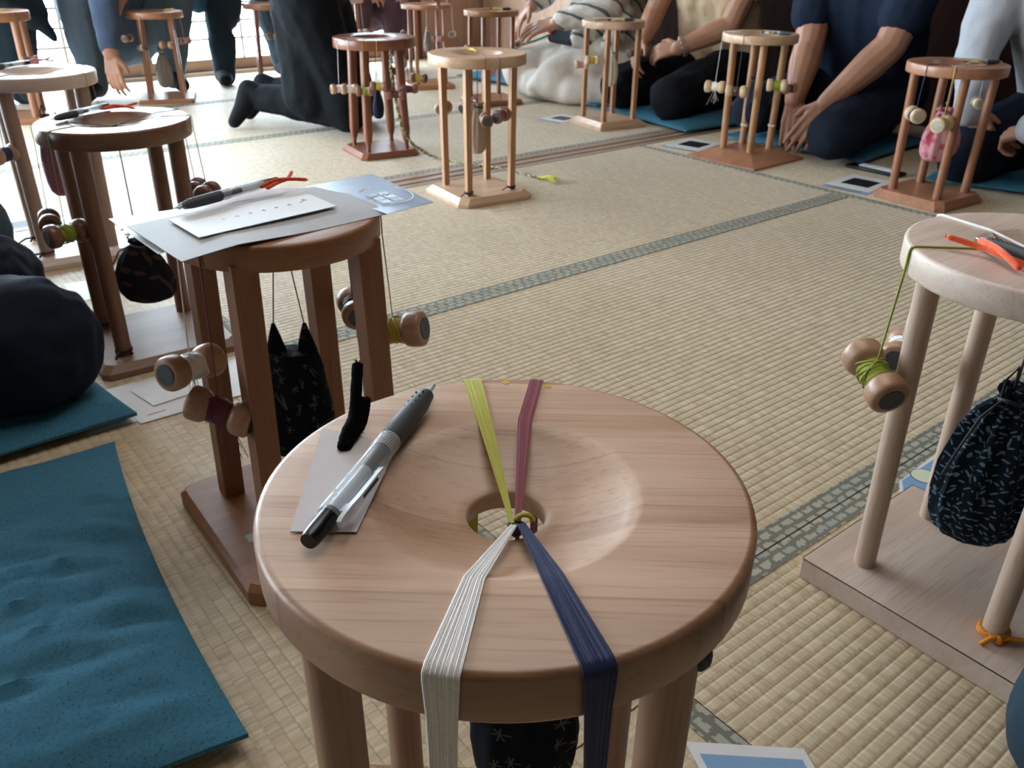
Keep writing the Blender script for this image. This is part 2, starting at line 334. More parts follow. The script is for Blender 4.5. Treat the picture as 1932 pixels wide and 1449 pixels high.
# ------------------------------------------------------------------ floor: tatami mats
floor = MB().box(-1.95, -2.25, -.06, 3.8, 5.2, -.035).build('floor', M['base'], smooth=False); tag(floor, kind='structure')
def tatami_mat(x0, y0, x1, y1, along, border=(1, 1)):
    """mat with real weave ribs running along its long side; border: cloth band on the low / high long edge"""
    Ln, W = (x1-x0, y1-y0) if along == 'x' else (y1-y0, x1-x0)
    g = .0012; mb = MB(); pitch = .014922; n = int(round(W/pitch)); ys = []
    k = 6
    for i in range(n*k+1):
        y = -W/2+W*i/(n*k); ph = (i % k)/k; z = -.0009*(1-abs(math.sin(math.pi*ph))**.35)
        ys.append((min(max(y, -W/2+g), W/2-g), z))
    v = []
    for y, z in ys: v += [(-Ln/2+g, y, z), (Ln/2-g, y, z)]
    f = [(2*i, 2*i+1, 2*i+3, 2*i+2) for i in range(len(ys)-1)]
    mb.add(v, f); a, b = ys[0][0], ys[-1][0]
    o = len(mb.v); mb.v += [(-Ln/2+g, a, -.034), (Ln/2-g, a, -.034), (-Ln/2+g, b, -.034), (Ln/2-g, b, -.034)]
    e = 2*(len(ys)-1)
    mb.f += [(0, o, o+1, 1), (e, e+1, o+3, o+2), tuple([2*i for i in range(len(ys))]+[o+2, o]), tuple([o+1, o+3]+[2*i+1 for i in range(len(ys)-1, -1, -1)])]
    # object space: ribs counted from y = 0 so the texture follows them
    mb.v = [(x, y+W/2, z) for x, y, z in mb.v]
    ob = mb.build('tatami_mat', M['tatami'], floor, smooth=False)
    ob.location = ((x0+x1)/2, (y0+y1)/2, 0)
    if along == 'y': ob.rotation_euler = (0, 0, math.pi/2); ob.location.x += W/2
    else: ob.location.y -= W/2
    for side, on in zip((0, 1), border):
        if not on: continue
        ya, yb = (g, .031) if side == 0 else (W-.031, W-g)
        MB().box(-Ln/2+g, ya, -.004, Ln/2-g, yb, .0009).build('border_band', M['heri'], ob, smooth=False)
for a in [(.555, 1.441, 2.462, 2.32, 'x', (1, 0)), (.555, .49, 2.462, 1.441, 'x'), (.555, -.46, 2.462, .49, 'x'), (.555, -1.411, 2.462, -.46, 'x'),
          (-.396, .413, .555, 2.32, 'y'), (-.396, -1.494, .555, .413, 'y'), (-1.347, .413, -.396, 2.32, 'y'), (-1.347, -1.494, -.396, .413, 'y'),
          (2.462, .413, 3.413, 2.32, 'y'), (2.462, -1.494, 3.413, .413, 'y'),
          (.555, 2.456, 2.462, 3.32, 'x'), (-1.352, 2.456, .555, 3.32, 'x'), (2.462, 2.456, 3.75, 3.32, 'x'),
          (.555, 3.32, 2.462, 4.215, 'x'), (-1.352, 3.32, .555, 4.215, 'x'), (2.462, 3.32, 3.75, 4.215, 'x'),
          (.555, 4.215, 2.462, 5.08, 'x'), (-1.352, 4.215, .555, 5.08, 'x'), (2.462, 4.215, 3.75, 5.08, 'x')]:
    tatami_mat(*a)
# wooden threshold with two sliding grooves
th = MB().box(-1.9, 2.321, -.034, 3.75, 2.455, -.004).build('trim_1', M['silldark'], smooth=False); tag(th, kind='structure')
for a, b in ((2.3215, 2.352), (2.366, 2.402), (2.416, 2.4545)): MB().box(-1.9, a, -.006, 3.75, b, .0005).build('ridge_board', M['sill'], th, smooth=False)
tag(MB().box(3.414, -2.2, -.034, 3.75, 2.32, -.002).build('trim_2', M['sill'], smooth=False), kind='structure')
tag(MB().box(-1.9, -2.2, -.034, -1.349, 5.08, -.002).build('trim_3', M['sill'], smooth=False), kind='structure')
tag(MB().box(-1.347, -2.2, -.034, 3.413, -1.496, -.002).build('trim_4', M['sill'], smooth=False), kind='structure')

# ------------------------------------------------------------------ walls, ceiling, paper screens
H = 2.4
def wall(name, a, mat): return tag(MB().box(*a).build(name, M[mat], smooth=False), kind='structure')
wb = wall('wall_back', (-1.95, 5.15, -.06, 3.8, 5.25, H), 'plaster')
wl = wall('wall_left', (-2.05, -2.25, -.06, -1.95, 5.25, H), 'plaster')
wr = wall('wall_right', (3.8, -2.25, -.06, 3.9, 5.25, H), 'plaster')
wall('wall_front', (-1.95, -2.35, -.06, 3.8, -2.25, H), 'plaster')
ce = wall('ceiling', (-2.05, -2.35, H, 3.9, 5.25, H+.08), 'ceil')
for i in range(9): MB().box(-1.95, -2.0+i*.85, H-.03, 3.8, -1.96+i*.85, H).build('ceiling_batten', M['frame'], ce, smooth=False)
def screen(name, x0, x1, top=1.85, paper='shoji', mtx=None):
    o = tag(MB().box(x0, 5.083, 0, x1, 5.147, .012, mtx).build(name, M['frame'], smooth=False), kind='structure')
    MB().box(x0+.03, 5.118, .02, x1-.03, 5.122, top, mtx).build('paper_pane', M[paper], o, smooth=False)
    MB().box(x0, 5.095, .012, x0+.034, 5.135, top, mtx).build('stile', M['frame'], o, smooth=False)
    MB().box(x1-.034, 5.095, .012, x1, 5.135, top, mtx).build('stile', M['frame'], o, smooth=False)
    MB().box(x0+.034, 5.1, .012, x1-.034, 5.13, .082, mtx).build('kick_panel', M['frame'], o, smooth=False)
    MB().box(x0, 5.095, top, x1, 5.135, top+.05, mtx).build('top_rail', M['frame'], o, smooth=False)
    n = 5 if x1-x0 > .7 else 3; wv = (x1-x0-.068)/n
    for i in range(1, n): MB().box(x0+.034+wv*i-.007, 5.108, .082, x0+.034+wv*i+.007, 5.124, top, mtx).build('lattice_bar', M['kumiko'], o, smooth=False)
    z = .187
    while z < top-.03: MB().box(x0+.034, 5.110, z-.006, x1-.034, 5.124, z+.006, mtx).build('lattice_bar', M['kumiko'], o, smooth=False); z += .0935
    return o
xs = [-1.9, -1.35, -.40, .55, 1.5, 2.45, 3.05]
for i in range(6): screen('window_%d' % (i+1), xs[i]+.002, xs[i+1]-.002)
tag(MB().box(-1.95, 5.06, 0, 3.05, 5.0825, .02).build('baseboard_back', M['sill'], smooth=False), kind='structure')
tag(MB().box(-1.95, 5.06, 1.9, 3.8, 5.15, 2.02).build('trim_5', M['frame'], smooth=False), kind='structure')
tag(MB().box(3.05, 5.03, 0, 3.24, 5.15, H).build('trim_6', M['post'], smooth=False), kind='structure')
tag(MB().box(3.24, 5.10, 0, 3.8, 5.15, 1.9).build('door_1', M['panel'], smooth=False), kind='structure')
rotl = Matrix.Translation((-7.05, 0, 0)) @ Matrix.Rotation(math.pi/2, 4, 'Z')   # back-wall frame turned on to the left wall
rotl = Matrix(((0, -1, 0, 3.17), (1, 0, 0, 0), (0, 0, 1, 0), (0, 0, 0, 1)))
for i in range(3): screen('window_%d' % (7+i), 2.3+i*.92, 2.3+i*.92+.916, 1.85, 'shoji_fill', rotl)  # unseen screens, added to throw fill light from the left
# right wall: pale sliding doors, a dark panelled bay, then dark boards
for i in range(1):
    y = 4.005+i*.87; d = tag(MB().box(3.765, y, 0, 3.8, y+1.07, 1.85).build('door_%d' % (i+2), M['panel'], smooth=False), kind='structure')
    MB().box(3.757, y+.06, .85, 3.766, y+.10, .97).build('door_pull', M['post'], d, smooth=False)
d = tag(MB().box(3.77, 1.42, 0, 3.8, 4.0, H).build('trim_7', M['darkwall'], smooth=False), kind='structure')
MB().box(3.742, 2.05, .012, 3.77, 2.44, .8).build('cabinet_face', M['darkwall'], d, smooth=False)
MB().box(3.73, 2.0, .80, 3.77, 2.44, .815).build('pale_ledge', M['paper'], d, smooth=False)
d = tag(MB().box(3.785, -2.2, 0, 3.8, 1.41, H).build('trim_8', M['darkwall'], smooth=False), kind='structure')
for i in range(24): MB().box(3.765, -2.2, i*.1+.003, 3.785, 1.41, i*.1+.097).build('plank', M['slat'], d, smooth=False)
# ------------------------------------------------------------------ braiding stands
def chamfer_slab(s, t, ch, chh, corner=.0):
    """square base: side s, height t, sloped top edge running in by ch over height chh, clipped corners"""
    def loop(h, z):
        c = corner
        if c <= 0: c = .0015
        return [(-h+c, -h, z), (h-c, -h, z), (h, -h+c, z), (h, h-c, z), (h-c, h, z), (-h+c, h, z), (-h, h-c, z), (-h, -h+c, z)]
    a = s/2; L = [loop(a-.001, 0), loop(a, .0015), loop(a, t-chh)]
    if ch > 0: L += [loop(a-ch, t)]
    else: L += [loop(a, t-.0015), loop(a-.0015, t)]
    return MB().loft(L)
STAND = {}
def stand(key, label, x, y, zt, rad, rz, style, wd, base=.25, bt=.024, ch=.012, chh=.012, corner=.012, leg=.0125, lx=.076, lt=None, thick=.03, dish=.075, hole=.0225, depth=.0175, topmat=None, ty=None):
    lt = lt or lx
    o = thing('braiding_stand', label, 'braiding stand', (x, y, 0), rz, 'braiding stands on the tatami')
    tm, lm = M[(topmat or wd)+'_top'], M[wd+'_leg']
    chamfer_slab(base, bt, ch, chh, corner).build('base', M['dark_base' if wd == 'dark' else wd+'_top'], o, angle=25)
    zb = zt-thick
    for i, sx in enumerate((-1, 1)):
        for j, s2 in enumerate((-1, 1)):
            b = Vector((sx*lx, s2*lx, bt-.006)); t = Vector((sx*lt, s2*lt, zb+.008)); mb = MB()
            if style == 'round': mb.tube([b, b.lerp(t, .5), t], leg, 18)
            elif style == 'square':
                q = leg
                def sq(c, h): return [(c.x-h, c.y-h, c.z), (c.x+h, c.y-h, c.z), (c.x+h, c.y+h, c.z), (c.x-h, c.y+h, c.z)]
                mb.loft([sq(b, q*.92), sq(t, q)])
            else:   # square shaft that narrows to a round foot
                def oc(c, h, e): return [(c.x+h*math.cos(a)*(1+e*abs(math.sin(2*a))*.25), c.y+h*math.sin(a)*(1+e*abs(math.sin(2*a))*.25), c.z) for a in [math.pi*k/8 for k in range(16)]]
                q = leg
                mb.loft([oc(b, q*.62, 0), oc(b.lerp(t, .07), q*.6, 0), oc(b.lerp(t, .12), q*1.0, .4), oc(b.lerp(t, .2), q*1.12, 1), oc(t, q*1.12, 1)])
            mb.build('leg', lm, o)
    pr = [(hole, zb+.0015), (hole+.0015, zb), (rad-.004, zb), (rad-.0014, zb+.0010), (rad-.0002, zb+.0035), (rad, zt-.0038), (rad-.0010, zt-.0014), (rad-.0030, zt-.0002), (rad-.0045, zt)]
    pr += [(dish+.0025, zt), (dish, zt-.0004)]
    for i in range(1, 9):
        r = dish-(dish-hole-.001)*i/8; pr.append((r, zt-.0008-depth*(1-(r/dish)**2.4)))
    pr.append((hole, zt-.0018-depth*(1-(hole/dish)**2.4)))
    MB().lathe(pr, 96, closed=True).build('tabletop', tm, o, angle=50)
    STAND[key] = dict(o=o, x=x, y=y, zt=zt, zb=zb, rad=rad, dish=dish, depth=depth, hole=hole)
    return o
A_ = R(-40)
s0 = stand('front', 'round beech stand in the foreground with four coloured thread bands crossing its dished top', .246, .313, .435, .1377, A_, 'round', 'beech', base=.292, bt=.03, leg=.0135, lx=.083, lt=.085)
s14 = stand('right', 'pale stand at the right edge with orange tied pen and leaf print bag below', .94, .302, .435, .143, 0, 'round', 'pale', base=.262, bt=.03, ch=0, chh=0, corner=0, leg=.0125, lx=.078, lt=.082)
s1 = stand('square', 'square-legged brown stand carrying a grey card and papers on its top', .386, .925, .425, .119, R(-2), 'square', 'mid', base=.275, bt=.026, leg=.0145, lx=.080, lt=.073, ch=.006, chh=.006)
s2 = stand('oiled', 'dark round-legged stand behind the papers, its top gleaming white, orange tie on its pen', .406, 1.625, .425, .127, R(-3), 'round', 'dark', base=.255, leg=.0142, lx=.076, lt=.078)
s3 = stand('left', 'pale round-legged stand at the left edge with a pink tie on its pen', .425, 2.297, .43, .129, R(-4), 'round', 'taupe', base=.25, leg=.0158, lx=.072, lt=.078)
s8 = stand('middle', 'honey-coloured stand with slim legs and grey-beige bag in the middle of the mats', 1.555, 2.126, .415, .143, R(-7), 'square', 'honey', base=.255, bt=.024, ch=.017, chh=.014, corner=.022, leg=.0092, lx=.074, lt=.076)
s7 = stand('reddish', 'reddish stand with carved square legs and many bobbins beside the kneeling person', 1.612, 2.812, .40, .143, R(-9), 'turned', 'red', base=.225, bt=.022, ch=.012, chh=.014, corner=.016, leg=.0122, lx=.074, lt=.062, thick=.034)
s12 = stand('wide', 'stand on a wide sloping red-brown base in front of the navy T-shirt person', 2.64, 1.952, .425, .128, R(2), 'round', 'honey', base=.30, bt=.036, ch=.07, chh=.03, corner=.002, leg=.0125, lx=.058, lt=.062, thick=.028)
s12.children[0].data.materials[0] = M['orange_top']
s13 = stand('cherry', 'orange-brown cherry stand with a pink bag in front of the white shirt', 2.638, 1.253, .40, .137, R(-4), 'round', 'orange', base=.24, bt=.028, ch=.012, chh=.016, corner=.02, leg=.0125, lx=.074, lt=.078)
s11 = stand('slim', 'pale brown slim-legged stand with a white bag before the beige blouse', 2.672, 2.708, .415, .128, R(-9), 'square', 'honey', base=.235, bt=.03, ch=.02, chh=.016, corner=.004, leg=.009, lx=.076, lt=.076, thick=.028)
s10 = stand('under_hand', 'brown stand under the striped-shirt person reaching hand, yellow tie on top', 2.60, 3.44, .412, .128, R(-12), 'square', 'mid', base=.235, bt=.024, ch=.006, leg=.0085, lx=.076, lt=.074, thick=.024)
s9 = stand('thin_top', 'thin-topped brown stand between the red post and the reddish stand', 2.62, 4.02, .405, .128, R(-20), 'square', 'mid', base=.235, bt=.022, ch=.006, leg=.0085, lx=.076, lt=.074, thick=.022)
s6b = stand('plum', 'grey-topped stand half cut by the upper frame edge before the plum trousers', 2.34, 4.42, .42, .125, R(-20), 'square', 'mid', base=.235, bt=.022, ch=.006, leg=.0085, lx=.076, lt=.074, thick=.022, topmat='pale')
s6 = stand('back', 'brown stand far back between the standing dark legs and the kneeling person', 2.00, 4.565, .40, .125, R(-20), 'square', 'red', base=.235, bt=.022, ch=.006, leg=.0105, lx=.074, lt=.064, thick=.028, topmat='mid')
s5 = stand('crossed', 'brown stand far back between the knees of the crouching person, four bobbins crossing', 1.37, 4.40, .395, .126, R(-22), 'square', 'mid', base=.25, bt=.02, ch=.006, leg=.0095, lx=.074, lt=.066, thick=.028)
s4 = stand('corner', 'brown thick-legged stand in the upper left corner with a yellow tie', .69, 4.25, .43, .128, R(-20), 'round', 'mid', base=.25, leg=.016, lx=.078, lt=.08, thick=.036)
# pieces tied or stuck to single stands
def ring_cord(o, name, lx, ly, z, r, mat, tails=((.03, -.01), (-.02, -.025)), th=.0022, label=None):
    mb = MB(); pts = []
    for k in range(26): a = 2*math.pi*k/12; pts.append((lx+r*math.cos(a), ly+r*math.sin(a), z+.0035*k/13))
    mb.tube(pts, th, 6)
    for dx, dy in tails: mb.tube([(lx-r*.6, ly-r*.7, z+.004), (lx-r*.6+dx*.5, ly-r*.8+dy*.5, z+.006), (lx-r*.6+dx, ly-r*.8+dy, z-.002)], th, 6)
    mb.ball((lx-r*.75, ly-r*.75, z+.003), th*1.9, 8, 6)
    p = mb.build(name, mat, o); 
    if label: p['label'] = label
ring_cord(s14, 'cord_tie', -.078, -.078, .0335, .0145, M['orange_cord'], ((-.018, .012), (.05, -.055)), .0028, 'orange cord tied round the leg foot')
for lx_, ly_, tl in ((-.074, -.074, ((-.028, -.004), (.012, -.02))), (.074, -.074, ((-.03, .0), (.006, -.004)))): ring_cord(s8, 'cord_tie', lx_, ly_, .029, .0125, M['brown_cord'], tl, .0018)
for lx_, ly_ in ((-.076, -.076), (-.076, .076)): ring_cord(s2, 'cord_tie', lx_, ly_, .029, .0135, M['brown_cord'], ((.02, -.002), (-.012, -.012)), .0024)
for lx_, ly_ in ((-.072, -.072), (-.072, .072)): ring_cord(s3, 'cord_tie', lx_, ly_, .029, .0145, M['brown_cord'], ((-.04, -.012), (-.012, -.012)), .0024)
ring_cord(s12, 'cord_tie', .058, -.058, .115, .0135, M['bag_white'], ((-.006, .0), (-.004, -.008)), .0016)
ring_cord(s12, 'cord_tie', .058, .058, .10, .0135, M['bag_white'], ((-.006, .0), (-.004, -.008)), .0016)
MB().box(-.103, -.045, .0262, -.079, -.027, .0265).build('paper_label', M['greyboard'], s1, smooth=False)
for az, rr in ((39, .128), (52, .130), (-138, .114)):     # small yellow position dots under the threads
    a = R(az)-A_; MB().lathe([(.0026, .4350), (.0026, .43525)], 12, Matrix.Translation((rr*math.cos(a), rr*math.sin(a), 0))).build('marker_dot', M['sticker'], s0)
MB().ball((.098, -.085, .398), .007, 10, 8, (1, 1, 1.2)).build('felt_plug', M['felt'], s0)

# ------------------------------------------------------------------ bobbins with their hanging threads
def spool_profile(L, r, waist):
    h = L/2; a = [(r*.80, -h), (r*.92, -h+.0012), (r*.985, -h+.004), (r, -h+.008), (r*.985, -h*.56), (r*.92, -h*.46), (r*.78, -h*.38), (waist, -h*.30)]; return a+[(q, -z) for q, z in a[::-1]]
SP = {}
def get_spool(wd, L, r):
    k = (wd, L, r)
    if k not in SP:
        rot = Matrix.Rotation(math.pi/2, 4, 'Y')
        SP[k] = (MB().lathe(spool_profile(L, r, r*.55), 28, rot).mesh('spool', M[wd]),
                 [MB().lathe([(r*.62, z-.0012), (r*.62, z+.0012)], 20, rot).mesh('weight_plug', M['lead_pale' if wd == 'bobbin_pale' else 'lead']) for z in (-L/2, L/2)])
    return SP[k]
def strands(mb, paths, rad): 
    for p in paths: mb.tube(p, rad, 4)
def bobbin(st, az, zb, col, label, spin=0, wd='bobbin', L=.066, r=.0185, width=.003, band=None, tail=False, away=.004, tilt=0, deg_in=None, knot=(0, 0)):
    s = STAND[st]; a = R(az); rad = s['rad']; u = Vector((math.cos(a), math.sin(a), 0)); c0 = Vector((s['x'], s['y'], 0)); side = Vector((-u.y, u.x, 0))
    ctr = c0+u*(rad+away+.004)+Vector((0, 0, zb))
    o = thing('braiding_thread' if band else 'bobbin', label, 'thread' if band else 'bobbin', ctr, 0, 'thread bands of the foreground stand' if band else 'bobbins on '+GROUPN.get(st, 'the stands'))
    o.rotation_euler = (0, R(tilt), R(spin)); inv = (Matrix.Translation(ctr) @ o.rotation_euler.to_matrix().to_4x4()).inverted()
    sp, plugs = get_spool(wd, L, r)
    q = bpy.data.objects.new('spool', sp); C.objects.link(q); q.parent = o
    for pm in plugs: q = bpy.data.objects.new('weight_plug', pm); C.objects.link(q); q.parent = o
    rot = Matrix.Rotation(math.pi/2, 4, 'Y'); n = 14; pr = []
    for i in range(n+1):
        t = i/n; pr.append((r*(.58+.17*math.sin(math.pi*t)**.6+.03*rng.uniform(-1, 1)), -L*.17+L*.34*t))
    wt = MB().lathe(pr, 20, rot, mod=lambda a_, r_, z_: (1+.04*math.sin(3*a_+z_*300),)*2)
    for i in range(5):
        z0 = -L*.15+L*.3*rng.random(); pts = [rot @ Vector((r*.77*math.cos(x_), r*.77*math.sin(x_), z0+L*.12*math.sin(x_+i))) for x_ in [2*math.pi*k/16 for k in range(17)]]
        wt.tube(pts, .0009, 4)
    wt.build('wound_thread', M['t_'+col], o)
    # path: spool -> under rim -> over rim -> dish edge -> knot
    zt, zbm = s['zt'], s['zb']; hw = width/2
    cz = zt-.0105
    P = [ctr+Vector((0, 0, r*.78)), c0+u*(rad+.0016)+Vector((0, 0, zbm+.004)), c0+u*(rad+.0014)+Vector((0, 0, zt-.0045)), c0+u*(rad+.0006)+Vector((0, 0, zt-.0006)), c0+u*(rad-.004)+Vector((0, 0, zt+.0008)), c0+u*(s['dish']+.002)+Vector((0, 0, zt+.0008)), c0+Vector((knot[0], knot[1], cz))]
    W = [.25, .8, 1, 1, 1, .85, .14]
    if band:
        W = band[:3]+[band[2]]+band[3:]; ns = max(14, int(width/.00052)); mb = MB(); rr = width/ns*.62; paths = []
        for i in range(ns):
            f = (i/(ns-1)-.5)*2; f = f+rng.uniform(-.05, .05); lift = rng.uniform(-.0002, .0003); pth = []
            for k, (p, ww) in enumerate(zip(P, W)):
                nrm = Vector((0, 0, 1)) if k >= 3 else u
                pth.append(inv @ (p+side*(f*hw*ww)+nrm*(lift+(.0006*rng.random() if ww < .4 else 0))))
            paths.append(pth)
        strands(mb, paths, rr)
        under = MB()
        L1 = [inv @ (p-side*(hw*ww*.94)) for p, ww in zip(P, W)]; L2 = [inv @ (p+side*(hw*ww*.94)) for p, ww in zip(P, W)]
        o_ = len(mb.v); mb.v += [tuple(x) for x in L1+L2]; k = len(P)
        mb.f += [(o_+i, o_+i+1, o_+k+i+1, o_+k+i) for i in range(k-1)]
        mb.build('thread_band', M['t_'+col], o)
    else:
        mb = MB(); mb.tube([inv @ p for p in P], [max(hw*.55*(.6+.4*ww), .0007) for ww in W], 6, nrm=None); mb.build('hanging_thread', M['t_'+col], o)
    if tail:
        mb = MB()
        for i in range(9):
            d = Vector((rng.uniform(-.4, .4), rng.uniform(-.4, .4), -1)).normalized(); p = Vector((rng.uniform(-.006, .006), 0, -r*.6))
            wv = ctr+p; mb.tube([inv @ wv, inv @ (wv+d*.02+Vector((rng.uniform(-.004, .004), 0, 0))), inv @ (wv+d*rng.uniform(.035, .055))], .0005, 3)
        mb.build('loose_ends', M['t_'+col], o)
    return o
GROUPN = dict(front='the foreground stand', right='the right-edge stand', square='the paper-topped stand', oiled='the dark stand', left='the left-edge stand', middle='the middle stand', reddish='the reddish stand',
              wide='the wide-based stand', cherry='the cherry stand', slim='the slim-legged stand', under_hand='the stand under the hand', thin_top='the thin-topped stand', plum='the grey-topped stand', back='the far back stand', crossed='the far stand between knees', corner='the corner stand')
fb = dict(L=.07, r=.019)
kn = (.009, -.011)
bobbin('front', 62, .22, 'yellow', 'yellow thread band fanned over the back rim of the foreground stand', 30, width=.0128, band=[.3, .9, 1, 1, .72, .16], knot=(-.008, -.0160), **fb)
bobbin('front', 43, .22, 'mauve', 'mauve pink thread band over the back rim of the foreground stand', -10, width=.0088, band=[.4, .95, 1, .98, 1, .34], knot=(-.0045, -.0165), **fb)
bobbin('front', -139.5, .20, 'white', 'white thread band hanging over the front rim of the foreground stand', 50, width=.0165, band=[.35, .86, 1, 1, .62, .2], knot=(-.0085, -.0180), **fb)
bobbin('front', -111, .20, 'navy', 'navy blue thread band hanging over the front rim of the foreground stand', -50, width=.0150, band=[.12, .84, 1, 1, .72, .26], knot=(-.0045, -.0195), **fb)
B = bobbin
B('square', -176, .27, 'white', 'bobbin wound with white thread hanging left of the paper-topped stand', 25, 'bobbin', .075, .0205, .0035, tail=True, tilt=8)
B('square', -156, .226, 'crimson', 'bobbin wound with dark crimson thread and loose ends, below the white one', -42, 'bobbin', .074, .0205, .0045, tail=True, tilt=20)
B('square', -33, .274, 'gold', 'bobbin wound with bright yellow thread right of the square-legged stand', -52, 'bobbin', .084, .0225, .0035, tilt=-10)
B('square', 24, .262, 'black', 'bobbin on black thread partly behind the square-legged stand right leg', 70, 'bobbin', .07, .0195, .002)
B('oiled', 171, .262, 'brown', 'brown-threaded bobbin tucked behind the lime one at left of the dark stand', 80, 'bobbin_dark', .06, .0185, .002)
B('oiled', -157, .257, 'lime', 'lime-threaded bobbin with dark plug facing out, left of the dark stand', 12, 'bobbin_dark', .066, .0205, .003)
B('oiled', 12, .276, 'grey', 'dark bobbin behind the right leg of the dark round-legged stand', 60, 'bobbin_dark', .05, .019, .0016)
B('oiled', -19, .284, 'brown', 'dark bobbin nearest the clear pen, right of the dark stand', 45, 'bobbin_dark', .05, .019, .0016)
B('left', -145, .27, 'navy', 'bobbin on looped navy thread at the left frame edge', 30, 'bobbin', .066, .0205, .005)
B('left', -50, .30, 'lime', 'bobbin on a lime thread at right of the left-edge stand', 10, 'bobbin', .06, .018, .002)
B('left', 16, .30, 'mauve', 'bobbin on a mauve thread behind the left-edge stand', 60, 'bobbin', .06, .018, .002)
for az, z, cl, sp_, lb in ((180, .238, 'white', 20, 'bobbin farthest left of the row under the reddish stand'), (-158, .243, 'white', 10, 'second bobbin from left under the reddish stand'),
        (-136, .239, 'lime', 0, 'bobbin with green thread crossing the left leg of the reddish stand'), (-117, .255, 'gold', -10, 'gold-threaded bobbin in the centre under the reddish stand'),
        (-96, .226, 'crimson', 0, 'crimson bobbin hanging lowest under the reddish stand'), (-73, .238, 'crimson', 12, 'crimson bobbin beside the right front leg of the reddish stand'),
        (-32, .26, 'gold', -25, 'gold-threaded bobbin farthest right under the reddish stand'), (35, .266, 'brown', 40, 'brown bobbin behind the right legs of the reddish stand')):
    B('reddish', az, z, cl, lb, sp_-30, 'bobbin_dark' if cl != 'white' else 'bobbin', .058, .0165, .003)
B('middle', 98, .24, 'grey', 'pale bobbin with dark plug at the left legs of the middle stand', 35, 'bobbin', .062, .0205, .0016)
B('middle', 66, .236, 'grey', 'bobbin half hidden behind the front leg of the middle stand', 15, 'bobbin', .06, .0175, .0016)
B('middle', -100, .262, 'crimson', 'dark red bobbin at the right of the middle stand', 25, 'bobbin_dark', .064, .0195, .0035)
B('middle', -117, .252, 'crimson', 'reddish bobbin in front of the grey-beige bag', 60, 'bobbin_dark', .056, .0185, .0035)
B('slim', 164, .248, 'pink', 'pale bobbin farther left on the slim-legged stand', -40, 'bobbin_pale', .054, .017, .002)
B('slim', -168, .272, 'gold', 'yellow-wound bobbin left of the white bag', -35, 'bobbin_pale', .056, .018, .004)
B('slim', 6, .278, 'grey', 'bobbin at the hands of the beige-blouse person', 20, 'bobbin_dark', .056, .0165, .0015)
B('wide', 120, .24, 'white', 'leftmost bobbin with a tuft of white thread on the wide-based stand', -62, 'bobbin_pale', .07, .021, .002, tail=True)
B('wide', -168, .248, 'brown', 'pale bobbin in front of the left leg of the wide-based stand', -58, 'bobbin_pale', .07, .020, .003)
B('wide', -110, .272, 'lime', 'round pale bobbin on a lime thread of the wide-based stand', -55, 'bobbin_pale', .066, .021, .004, tail=True)
B('wide', -28, .24, 'brown', 'shaded bobbin behind the right leg of the wide-based stand', 0, 'bobbin', .058, .018, .002)
B('cherry', 172, .266, 'navy', 'bobbin wound with navy thread at left of the cherry stand', 48, 'bobbin_pale', .066, .0215, .0042)
B('cherry', -156, .25, 'gold', 'bobbin wound with yellow thread in front of the pink bag', 5, 'bobbin_pale', .07, .0225, .0050)
B('cherry', -8, .276, 'white', 'pale bobbin between the right legs of the cherry stand', 40, 'bobbin_pale', .054, .017, .0015)
B('right', 137, .29, 'lime', 'bobbin wound with lime thread left of the right-edge stand', 62, 'bobbin', .078, .0225, .0052, tilt=-18)
B('right', 78, .262, 'white', 'bobbin with white thread behind the leg of the right-edge stand', 20, 'bobbin', .07, .02, .006)
for st, rows in dict(crossed=((-140, 'white'), (-95, 'brown'), (-50, 'pink'), (160, 'brown')), back=((-110, 'brown'), (-40, 'grey')), thin_top=((-100, 'pink'), (-30, 'white'), (175, 'brown')), under_hand=((178, 'gold'), (-20, 'white')), plum=((-150, 'gold'), (-60, 'white')), corner=((-60, 'grey'),)).items():
    for k, (az, cl) in enumerate(rows):
        pos = ['first', 'second', 'third', 'last'][k]
        B(st, az, .25+.01*k, cl, f'small {cl}-threaded bobbin hanging {pos} from left at {GROUPN[st]}', az+60, 'bobbin' if k % 2 else 'bobbin_dark', .056, .0165, .0025)

